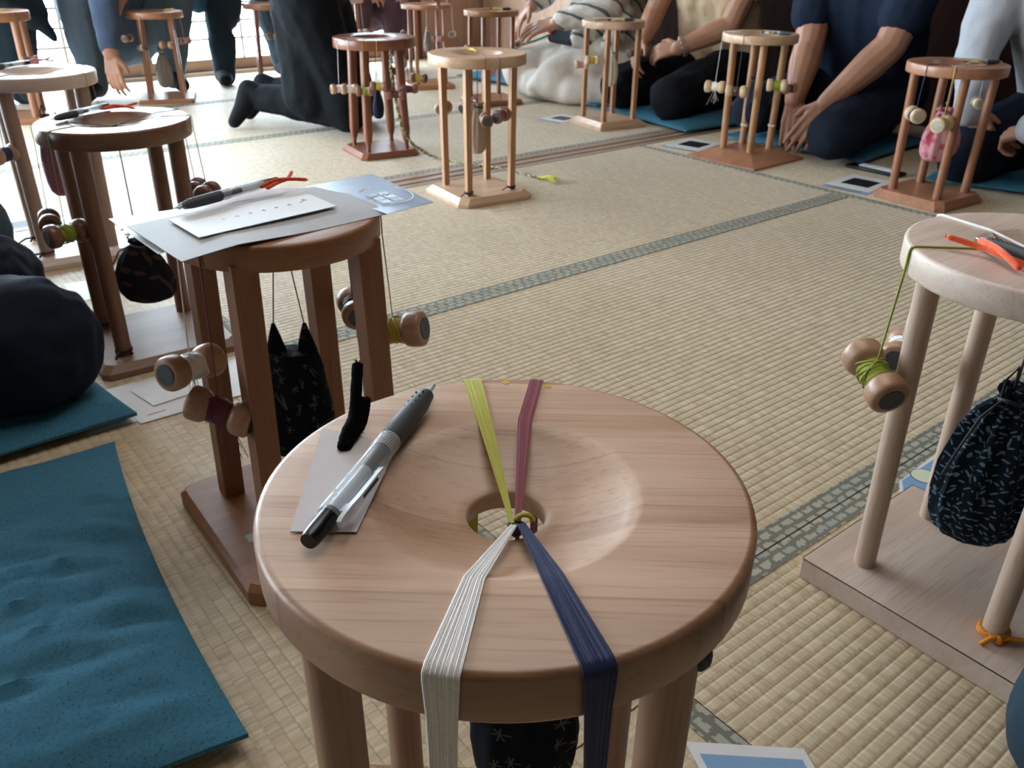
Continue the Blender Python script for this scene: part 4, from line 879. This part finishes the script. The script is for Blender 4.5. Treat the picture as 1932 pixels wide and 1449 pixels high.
# ------------------------------------------------------------------ people
BAKE = []
tx = bpy.data.textures.new('cloth_folds', 'CLOUDS'); tx.noise_scale = .09; tx.noise_depth = 2
def blob(name, caps, mat, voxel=.008, smooth=5, disp=0, parent=None):
    """tapered capsules fused into one continuous skin"""
    mb = MB()
    for p0, r0, p1, r1 in caps:
        p0, p1 = Vector(p0), Vector(p1); d = p1-p0; L = max(d.length, 1e-5); q = d.to_track_quat('Z', 'Y') if d.length > 1e-5 else Vector((0, 0, 1)).to_track_quat('Z', 'Y')
        pr = [(max(1e-4, r0*math.sin(a)), -r0*math.cos(a)) for a in [math.pi/2*k/4 for k in range(0, 5)]]+[(max(1e-4, r1*math.cos(a)), L+r1*math.sin(a)) for a in [math.pi/2*k/4 for k in range(0, 5)]]
        mb.lathe(pr, 12, Matrix.Translation(p0) @ q.to_matrix().to_4x4())
    o = bpy.data.objects.new(name, mb.mesh(name, mat, False)); C.objects.link(o)
    if parent: o.parent = parent
    r = o.modifiers.new('r', 'REMESH'); r.mode = 'VOXEL'; r.voxel_size = voxel; r.use_smooth_shade = True
    s = o.modifiers.new('s', 'SMOOTH'); s.factor = .5; s.iterations = smooth
    if disp: d = o.modifiers.new('d', 'DISPLACE'); d.texture = tx; d.strength = disp; d.mid_level = .5; s2 = o.modifiers.new('s2', 'SMOOTH'); s2.factor = .5; s2.iterations = 2
    BAKE.append((o, mat)); return o
def bake():
    dg = bpy.context.evaluated_depsgraph_get(); new = []
    for o, mt in BAKE: new.append(bpy.data.meshes.new_from_object(o.evaluated_get(dg)))
    for (o, mt), me in zip(BAKE, new):
        o.modifiers.clear(); o.data = me
        me.materials.clear(); me.materials.append(mt)
        me.polygons.foreach_set('use_smooth', [True]*len(me.polygons))
def hand(w_, f, n, side, s=1.0, curl=(.25, .35, .3), spread=.10, thumb=.7):
    """five-finger hand: wrist w_, finger direction f, back-of-hand normal n, side +1 puts the thumb on f x n"""
    w_, f, n = Vector(w_), Vector(f).normalized(), Vector(n); n = (n-f*n.dot(f)).normalized(); l = f.cross(n)*side; c = []
    offs = [(.030, .088, .92), (.0105, .094, 1.0), (-.0095, .090, .95), (-.028, .080, .78)]
    for k, (o_, le, ln) in enumerate(offs):
        kn_ = w_+f*le*s+l*o_*s; c.append((w_+l*o_*.55*s+f*.012*s, .0155*s, kn_, .0118*s))
        d = (f+l*(o_/.03)*spread).normalized(); p = kn_; ang = 0
        for seg, (sl_, cu) in enumerate(zip((.046, .029, .023), curl)):
            ang += cu; dd = (d*math.cos(ang)-n*math.sin(ang)).normalized(); q = p+dd*sl_*ln*s
            c.append((p, (.0098-.0011*seg)*s, q, (.0090-.0012*seg)*s)); p = q
    tb = w_+f*.030*s+l*.026*s; d1 = (f*.75+l*thumb-n*.25).normalized(); d2 = (f*.95+l*thumb*.35-n*.35).normalized()
    c.append((w_+f*.01*s+l*.01*s, .016*s, tb, .0155*s)); c.append((tb, .0145*s, tb+d1*.036*s, .0112*s)); c.append((tb+d1*.036*s, .0112*s, tb+d1*.036*s+d2*.034*s, .0086*s))
    return c
def person(label, J, voxel=.009, hands=None, clothes=(), hair=True, arm=(.054, .047, .034), sc=1.0):
    """J: joints; clothes: (name, caps, material, fold strength)"""
    V = {k: Vector(v) for k, v in J.items()}; c = []
    mid = (V['hipR']+V['hipL'])/2; ch = (V['shR']+V['shL'])/2
    axis = (ch-mid).normalized(); sd = (V['shL']-V['shR']).normalized()
    chest = mid.lerp(ch, .72)
    for s_ in (-1, 1): c.append((mid+sd*s_*.06, .095*sc, chest+sd*s_*.07, .095*sc))
    c += [(V['shR'].lerp(ch, .2), .048*sc, V['shL'].lerp(ch, .2), .048*sc), (ch, .055*sc, ch+axis*.1*sc, .052*sc)]
    hd = V.get('head', ch+axis*.235*sc); fwd = Vector(J['face']).normalized()
    c += [(hd+Vector((0, 0, .03)), .092*sc, hd+fwd*.02-Vector((0, 0, .055)), .066*sc), (hd+fwd*.095*sc-Vector((0, 0, .005)), .012, hd+fwd*.112*sc-Vector((0, 0, .03)), .015)]
    for s_ in (-1, 1): c.append((hd+sd*s_*.088*sc+Vector((0, 0, .012)), .016, hd+sd*s_*.092*sc-Vector((0, 0, .02)), .012))
    for S in 'RL':
        if 'el'+S in V: c += [(V['sh'+S], arm[0]*1.02, V['el'+S], arm[1]), (V['el'+S], arm[1], V['el'+S].lerp(V['wr'+S], .3), arm[1]*1.02), (V['el'+S].lerp(V['wr'+S], .3), arm[1]*1.02, V['wr'+S], arm[2])]
        if 'kn'+S in V: c += [(V['hip'+S], .075, V['kn'+S], .055), (V['kn'+S], .055, V['an'+S], .036)]
        if 'to'+S in V: c += [(V['an'+S], .036, V['to'+S], .025)]
    for h in hands or []: c += h
    b = blob('person', c, M['skin'], voxel, 3 if voxel < .006 else 5); tag(b, label, 'person')
    if hair: blob('hair', [(hd+Vector((0, 0, .055))-fwd*.02, .098*sc, hd-fwd*.05-Vector((0, 0, .03)), .082*sc)], M['hair'], .012, 4, .01, b)
    for nm, cp_, mt, fo in clothes: blob(nm, cp_, M[mt], .008, 24 if nm == 'skirt' else 7, fo, b)
    return b
def torso(J, r=.115, sleeve=None, rs=(.068, .06), low=.0, flare=0):
    V = {k: Vector(v) for k, v in J.items()}; mid = (V['hipR']+V['hipL'])/2-Vector((0, 0, low)); ch = (V['shR']+V['shL'])/2; sd = (V['shL']-V['shR']).normalized(); chest = mid.lerp(ch, .72); c = []
    for s_ in (-1, 0, 1): c.append((mid+sd*s_*.075, r+flare, chest+sd*s_*.08, r))
    c.append((V['shR'].lerp(ch, .12), .066, V['shL'].lerp(ch, .12), .066)); c.append((chest, r*.9, ch, .08))
    for S in 'RL':
        for a, b in zip((sleeve or {}).get(S, [])[:-1], (sleeve or {}).get(S, [])[1:]): c.append((a[0], a[1], b[0], b[1]))
    return c
def trousers(J, rh=.108, rk=.085, ra=.06, extra=()):
    V = {k: Vector(v) for k, v in J.items() if k != 'face'}; c = [(V['hipR'], rh, V['hipL'], rh)]
    for S in 'RL':
        if 'kn'+S in V: c += [(V['hip'+S], rh, V['kn'+S], rk), (V['kn'+S], rk*.96, V['an'+S], ra)]
    return c+list(extra)
# --- navy T-shirt person, kneeling, hands between the knees
J = dict(face=(-1, .1, -.5), shR=(3.10, 2.055, .63), shL=(3.13, 1.66, .63), elR=(2.985, 1.985, .355), elL=(3.0, 1.675, .385), wrR=(2.885, 1.943, .185), wrL=(2.862, 1.79, .195),
         hipR=(3.26, 2.0, .20), hipL=(3.26, 1.76, .20), knR=(2.85, 2.08, .135), knL=(2.79, 1.70, .105), anR=(3.24, 1.98, .10), anL=(3.24, 1.78, .10))
person('person in navy T-shirt and dark trousers kneeling, both hands lowered between the knees', J, .0042,
       [hand(J['wrR'], (-.25, -.22, -.95), (-.85, -.35, .3), -1, 1.08, (.1, .2, .2)), hand(J['wrL'], (-.42, .32, -.85), (-.75, -.45, .35), 1, 1.1, (.1, .22, .2))],
       [('t_shirt', torso(J, .135, {'R': [(J['shR'], .085), ((3.02, 2.018, .47), .078)], 'L': [(J['shL'], .088), ((3.045, 1.672, .475), .082)]}), 'navy_shirt', .016),
        ('trousers', trousers(J, .115, .092, .06), 'navy_jean', .018)], arm=(.064, .056, .038))
# --- beige blouse person
J = dict(face=(-1, .3, -.5), shR=(3.17, 2.83, .63), shL=(3.22, 2.43, .63), elR=(3.06, 2.85, .41), elL=(3.12, 2.47, .385), wrR=(2.945, 2.79, .315), wrL=(2.965, 2.60, .300),
         hipR=(3.30, 2.76, .20), hipL=(3.30, 2.53, .20), knR=(2.87, 2.83, .125), knL=(2.87, 2.53, .115), anR=(3.26, 2.74, .10), anL=(3.26, 2.56, .10))
b8 = person('person in beige blouse and black trousers kneeling and holding a bobbin', J, .0042,
       [hand(J['wrR'], (-.62, -.10, -.72), (-.55, .35, .5), -1, .95, (.45, .5, .4), thumb=.8), hand(J['wrL'], (-.42, .90, -.22), (-.55, -.45, .6), 1, .98, (.5, .55, .4), thumb=.8)],
       [('blouse', torso(J, .118, {'R': [(J['shR'], .075), ((3.13, 2.85, .56), .07)], 'L': [(J['shL'], .075), ((3.19, 2.43, .55), .07)]}, low=-.02), 'beige', .03),
        ('trousers', trousers(J, .115, .098, .06), 'black_cloth', .02)], arm=(.052, .047, .032))
mb = MB(); wv = Vector(J['wrL']); dv = (Vector(J['elL'])-wv).normalized(); u = dv.orthogonal().normalized(); v_ = dv.cross(u)
for k in range(11):
    a = 2*math.pi*k/11; p = wv+dv*.018+(u*math.cos(a)+v_*math.sin(a))*.038; mb.tube([p+(u*math.cos(t)*.6+dv*math.sin(t))*.009 for t in [2*math.pi*q/10 for q in range(11)]], .0016, 5)
mb.build('chain_bracelet', M['steel'], b8)
# --- striped shirt and cream skirt person reaching left
J = dict(face=(-.9, .4, -.5), shR=(3.10, 3.47, .64), shL=(3.14, 3.06, .63), elR=(3.06, 3.60, .46), elL=(3.0, 3.075, .445), wrR=(2.93, 3.545, .410), wrL=(2.82, 3.225, .362),
         hipR=(3.28, 3.42, .20), hipL=(3.28, 3.20, .20), knR=(2.86, 3.53, .12), knL=(2.84, 3.25, .11), anR=(3.24, 3.40, .10), anL=(3.24, 3.22, .10))
b7 = person('person in striped shirt and cream skirt kneeling, reaching a hand to the left', J, .0045,
       [hand(J['wrR'], (-.55, .12, -.55), (-.5, .2, .85), -1, .95, (.25, .3, .3)), hand(J['wrL'], (-.62, .74, -.25), (-.3, -.45, .85), 1, 1.08, (.2, .35, .3), .2)],
       [('striped_shirt', torso(J, .125, {'R': [(J['shR'], .085), (J['elR'], .07), ((2.96, 3.553, .425), .048)], 'L': [(J['shL'], .095), (J['elL'], .075), ((2.838, 3.208, .368), .045)]}, low=-.03, flare=.015)+[((3.08, 3.05, .40), .05, (3.02, 3.10, .27), .035), ((3.12, 3.2, .42), .09, (3.0, 3.25, .28), .06)], 'striped', .03),
        ('skirt', trousers(J, .125, .10, .10, [((2.93, 3.66, .07), .065, (2.84, 3.40, .07), .07), ((2.84, 3.40, .07), .07, (2.86, 3.16, .07), .07), ((2.86, 3.16, .07), .07, (3.02, 2.99, .07), .07), ((3.02, 2.99, .07), .07, (3.26, 3.0, .08), .08), ((3.0, 3.52, .13), .10, (2.96, 3.18, .13), .10), ((2.96, 3.18, .13), .10, (3.2, 3.1, .14), .10), ((3.12, 3.42, .20), .11, (3.10, 3.20, .20), .11), ((2.93, 3.66, .07), .065, (3.2, 3.55, .1), .1), ((2.80, 3.34, .06), .05, (3.1, 3.3, .27), .07)]), 'cream_skirt', .012)], arm=(.05, .045, .031))
# cloth pouch in the lap
o = blob('cloth_pouch', [((2.97, 3.40, .285), .03, (2.99, 3.26, .285), .034), ((2.955, 3.42, .272), .02, (2.96, 3.27, .268), .022)], plain('pouch_cloth', '#23282e', .9, nscale=200), .006, 4, .01); tag(o, 'dark cloth pouch with teal strap and red button in the cream lap', 'pouch')
MB().tube([(2.94, 3.425, .285), (2.90, 3.48, .258), (2.865, 3.53, .240), (2.835, 3.56, .215)], .017, 8, flat=.35).build('teal_strap', fabric('teal_strap', '#2f8a86'), o)
MB().ball((2.935, 3.405, .308), .014, 12, 8).build('red_button', plain('red_button', '#b33148', .6), o)
# --- white shirt person at the right edge
J = dict(face=(-1, .2, -.5), shR=(3.08, 1.365, .635), shL=(3.12, .95, .635), elR=(2.965, 1.352, .395), elL=(2.93, .93, .38), wrR=(2.865, 1.285, .235), wrL=(2.80, 1.075, .218),
         hipR=(3.26, 1.22, .20), hipL=(3.26, .97, .20), knR=(2.88, 1.27, .10), knL=(2.84, .95, .115), anR=(3.24, 1.20, .10), anL=(3.24, .99, .10))
b10 = person('person in white shirt and dark trousers kneeling at the right edge behind the cherry stand', J, .0045,
       [hand(J['wrR'], (.1, -.5, -.6), (-.7, .2, .6), -1, .85, (.8, .8, .5)), hand(J['wrL'], (.25, .80, -.32), (-.5, .1, .85), 1, .9, (.9, .9, .6))],
       [('shirt', torso(J, .135, {'R': [(J['shR'], .09), (J['elR'], .068), ((2.868, 1.288, .238), .05)], 'L': [(J['shL'], .09), (J['elL'], .066), ((2.803, 1.062, .226), .05)]}, low=-.05), 'white_shirt', .022),
        ('trousers', trousers(J, .115, .095, .06), 'navy_jean', .02)], arm=(.05, .045, .031))
# --- black-clothed person kneeling upright in the far room
J = dict(face=(.7, -.5, -.3), shR=(1.62, 3.13, 1.06), shL=(1.90, 3.40, 1.06), elR=(1.78, 3.02, .80), elL=(2.04, 3.28, .80), wrR=(1.90, 2.98, .62), wrL=(2.12, 3.22, .62),
         hipR=(1.585, 3.27, .50), hipL=(1.71, 3.42, .50), knR=(1.70, 3.215, .085), knL=(1.83, 3.365, .085), anR=(1.475, 3.515, .115), anL=(1.60, 3.655, .115))
J['head'] = (1.80, 3.22, 1.30)
b5 = person('person in black clothes kneeling upright with toes tucked in the far room', J, .009, [hand(J['wrR'], (.5, -.2, -.6), (.3, -.6, .5), -1), hand(J['wrL'], (.5, -.2, -.6), (.3, -.6, .5), 1)],
       [('jacket', torso(J, .125, {'R': [(J['shR'], .08), (J['elR'], .062), (J['wrR'], .045)], 'L': [(J['shL'], .08), (J['elL'], .062), (J['wrL'], .045)]}), 'black_cloth', .02),
        ('trousers', trousers(J, .125, .085, .058, [((1.60, 3.33, .46), .125, (1.61, 3.33, .15), .12), ((1.70, 3.42, .46), .125, (1.72, 3.40, .16), .12), ((1.62, 3.30, .44), .115, (1.70, 3.22, .12), .10)]), 'black_cloth', .02)], hair=True)
for k, (dx, dy) in enumerate(((0, 0), (.125, .14))):
    q = Vector((dx, dy, 0)); blob('sock', [(q+Vector((1.475, 3.515, .115)), .05, q+Vector((1.432, 3.552, .148)), .04), (q+Vector((1.432, 3.552, .148)), .04, q+Vector((1.40, 3.548, .08)), .038), (q+Vector((1.40, 3.548, .08)), .038, q+Vector((1.352, 3.542, .028)), .027)], M['sock'], .007, 4, 0, b5)
# --- crouching person behind the far stand
J = dict(face=(-.2, -1, -.5), shR=(1.13, 4.60, .80), shL=(1.55, 4.72, .82), elR=(1.165, 4.42, .45), elL=(1.50, 4.58, .60), wrR=(1.112, 4.27, .24), wrL=(1.32, 4.50, .49),
         hipR=(1.22, 4.86, .24), hipL=(1.42, 4.90, .24), knR=(1.10, 4.58, .42), knL=(1.54, 4.64, .41), anR=(1.10, 4.60, .07), anL=(1.50, 4.68, .07), toR=(1.03, 4.50, .03), toL=(1.50, 4.56, .03), head=(1.28, 4.48, 1.02))
b3 = person('crouching person in slate clothes with one hand reaching down to the mat', J, .0055,
       [hand(J['wrR'], (-.12, -.30, -.95), (-.6, -.6, .1), -1, 1.0, (.25, .4, .4)), hand(J['wrL'], (-.6, -.3, -.3), (0, -.5, .8), 1, 1.0, (.4, .4, .3))],
       [('jumper', torso(J, .14, {'R': [(J['shR'], .085), (J['elR'], .064), ((1.118, 4.287, .265), .045)], 'L': [(J['shL'], .085), ((1.51, 4.60, .64), .065)]}), 'bluegrey', .02),
        ('trousers', trousers(J, .12, .105, .062), 'slate', .02)], arm=(.05, .046, .034))
for s_, q in (('R', (1.0, 4.45)), ('L', (1.51, 4.50))): blob('sock', [(Vector(J['an'+s_]), .05, Vector((J['to'+s_][0], J['to'+s_][1], .038)), .036)], M['sock'], .007, 4, 0, b3)
# --- standing dark trouser legs
J = dict(face=(0, -1, -.3), shR=(1.72, 4.86, 1.45), shL=(2.15, 4.92, 1.45), elR=(1.62, 4.80, 1.15), elL=(2.26, 4.86, 1.15), wrR=(1.70, 4.66, .95), wrL=(2.16, 4.68, .95),
         hipR=(1.84, 4.84, .85), hipL=(2.06, 4.88, .85), knR=(1.81, 4.76, .45), knL=(2.12, 4.84, .45), anR=(1.77, 4.70, .06), anL=(2.175, 4.86, .06), toR=(1.74, 4.60, .025), toL=(2.17, 4.78, .025), head=(1.94, 4.78, 1.72))
b4 = person('standing person in wide dark trousers, only the legs in view', J, .012, [hand(J['wrR'], (.2, -.5, -.7), (-.5, -.6, .3), -1), hand(J['wrL'], (-.2, -.5, -.7), (.5, -.6, .3), 1)],
       [('tunic', torso(J, .15, {'R': [(J['shR'], .085), (J['elR'], .065), (J['wrR'], .048)], 'L': [(J['shL'], .085), (J['elL'], .065), (J['wrL'], .048)]})+[((1.80, 4.82, .80), .15, (1.715, 4.76, .40), .055), ((1.86, 4.84, .80), .15, (1.79, 4.80, .42), .05)], 'tealgrey', .03),
        ('trousers', trousers(J, .125, .082, .05, [((1.86, 4.80, .56), .125, (1.84, 4.75, .34), .085), ((1.81, 4.72, .22), .06, (1.775, 4.69, .04), .05), ((2.1, 4.83, .55), .12, (2.13, 4.83, .3), .08)]), 'darkteal', .02)])
for s_ in 'RL': blob('sock', [(Vector(J['an'+s_])-Vector((0, 0, .01)), .05, Vector(J['to'+s_])+Vector((0, 0, .012)), .034)], M['sock'], .008, 4, 0, b4)
# --- dark figure in the upper left corner
J = dict(face=(.1, -1, -.5), shR=(0.405, 4.62, .80), shL=(0.805, 4.68, .80), elR=(0.345, 4.48, .50), elL=(0.880, 4.55, .40), wrR=(0.465, 4.42, .54), wrL=(0.725, 4.44, .53),
         hipR=(0.525, 4.88, .24), hipL=(0.725, 4.90, .24), knR=(0.385, 4.60, .42), knL=(0.810, 4.63, .40), anR=(0.405, 4.64, .07), anL=(0.805, 4.68, .07), toR=(0.385, 4.53, .03), toL=(0.815, 4.57, .03), head=(0.605, 4.50, 1.02))
b2 = person('crouching person in dark blue-black clothes in the upper left corner', J, .009, [hand(J['wrR'], (.4, -.5, -.3), (-.3, -.3, .9), -1), hand(J['wrL'], (-.4, -.5, -.3), (.3, -.3, .9), 1)],
       [('jacket', torso(J, .16, {'R': [(J['shR'], .09), (J['elR'], .07), (J['wrR'], .05)], 'L': [(J['shL'], .09), (J['elL'], .075), ((.74, 4.45, .52), .05)]})+[((.89, 4.56, .40), .055, (.96, 4.56, .28), .014)], 'darkteal', .02),
        ('trousers', trousers(J, .13, .115, .075), 'darkteal', .02)])
for s_ in 'RL': blob('sock', [(Vector(J['an'+s_]), .05, Vector(J['to'+s_])+Vector((0, 0, .008)), .036)], M['sock'], .008, 4, 0, b2)
# --- plum trousers at the top
J = dict(face=(-.2, -1, -.5), shR=(2.50, 4.80, .82), shL=(2.90, 4.84, .82), elR=(2.44, 4.64, .56), elL=(2.92, 4.66, .56), wrR=(2.52, 4.50, .50), wrL=(2.76, 4.50, .50),
         hipR=(2.60, 4.96, .30), hipL=(2.82, 4.96, .30), knR=(2.56, 4.64, .38), knL=(2.80, 4.64, .36), anR=(2.60, 4.74, .07), anL=(2.86, 4.74, .07), toR=(2.57, 4.64, .03), toL=(2.84, 4.64, .03), head=(2.68, 4.62, 1.04))
b6 = person('person in plum trousers crouching at the top behind the reddish stand', J, .009, [hand(J['wrR'], (.2, -.6, -.4), (-.2, -.3, .9), -1), hand(J['wrL'], (-.2, -.6, -.4), (.2, -.3, .9), 1)],
       [('jumper', torso(J, .13, {'R': [(J['shR'], .08), (J['elR'], .06)], 'L': [(J['shL'], .08), (J['elL'], .06)]}), 'plum', .02), ('trousers', trousers(J, .12, .10, .05), 'plum', .02)])
for s_ in 'RL': blob('sock', [(Vector(J['an'+s_]), .045, Vector(J['to'+s_])+Vector((0, 0, .008)), .034)], M['greysock'], .008, 4, 0, b6)
# --- left row: dark knees, grey knee
J = dict(face=(1, .1, -.5), shR=(-.25, 1.40, .70), shL=(-.25, 1.80, .70), elR=(-.10, 1.32, .46), elL=(-.10, 1.88, .46), wrR=(-.06, 1.42, .33), wrL=(-.06, 1.74, .33),
         hipR=(-.36, 1.46, .20), hipL=(-.36, 1.74, .20), knR=(.165, 1.46, .125), knL=(.14, 1.72, .135), anR=(-.30, 1.48, .10), anL=(-.30, 1.72, .10))
person('person with dark navy trousers kneeling on the teal cushion at the left edge', J, .009, [hand(J['wrR'], (.6, .1, -.5), (.3, 0, .9), 1), hand(J['wrL'], (.6, -.1, -.5), (.3, 0, .9), -1)],
       [('jacket', torso(J, .13, {'R': [(J['shR'], .085), (J['elR'], .065), (J['wrR'], .046)], 'L': [(J['shL'], .085), (J['elL'], .065), (J['wrL'], .046)]}), 'navy_jean', .02), ('trousers', trousers(J, .128, .116, .065), 'navy_jean', .036)])
J = dict(face=(1, .1, -.5), shR=(-.30, 2.12, .70), shL=(-.30, 2.50, .70), elR=(-.16, 2.04, .46), elL=(-.16, 2.60, .46), wrR=(-.12, 2.14, .33), wrL=(-.12, 2.46, .33),
         hipR=(-.40, 2.16, .20), hipL=(-.40, 2.44, .20), knR=(.175, 2.085, .150), knL=(.12, 2.44, .15), anR=(-.34, 2.18, .10), anL=(-.34, 2.42, .10))
person('person with grey trousers whose knee shows at the left edge', J, .009, [hand(J['wrR'], (.6, .1, -.5), (.3, 0, .9), 1), hand(J['wrL'], (.6, -.1, -.5), (.3, 0, .9), -1)],
       [('jacket', torso(J, .13, {'R': [(J['shR'], .085), (J['elR'], .065), (J['wrR'], .046)], 'L': [(J['shL'], .085), (J['elL'], .065), (J['wrL'], .046)]}), 'slate', .02), ('trousers', trousers(J, .12, .10, .065), 'greyjean', .02)])
# --- knee at the lower right edge
J = dict(face=(-.2, 1, -.5), shR=(1.16, -.42, .70), shL=(.78, -.46, .70), elR=(1.24, -.28, .46), elL=(.86, -.34, .46), wrR=(1.14, -.14, .34), wrL=(.98, -.16, .34),
         hipR=(1.12, -.46, .20), hipL=(.88, -.48, .20), knR=(1.00, -.02, .12), knL=(.715, .055, .125), anR=(1.10, -.42, .08), anL=(.90, -.42, .08))
person('person in slate blue trousers, one knee showing at the lower right edge', J, .009, [hand(J['wrR'], (-.1, .6, -.5), (0, .3, .9), 1), hand(J['wrL'], (.1, .6, -.5), (0, .3, .9), -1)],
       [('jacket', torso(J, .13, {'R': [(J['shR'], .085), (J['elR'], .065), (J['wrR'], .046)], 'L': [(J['shL'], .085), (J['elL'], .065), (J['wrL'], .046)]}), 'slate', .02), ('trousers', trousers(J, .12, .10, .065), 'bluedenim', .02)])
bake()
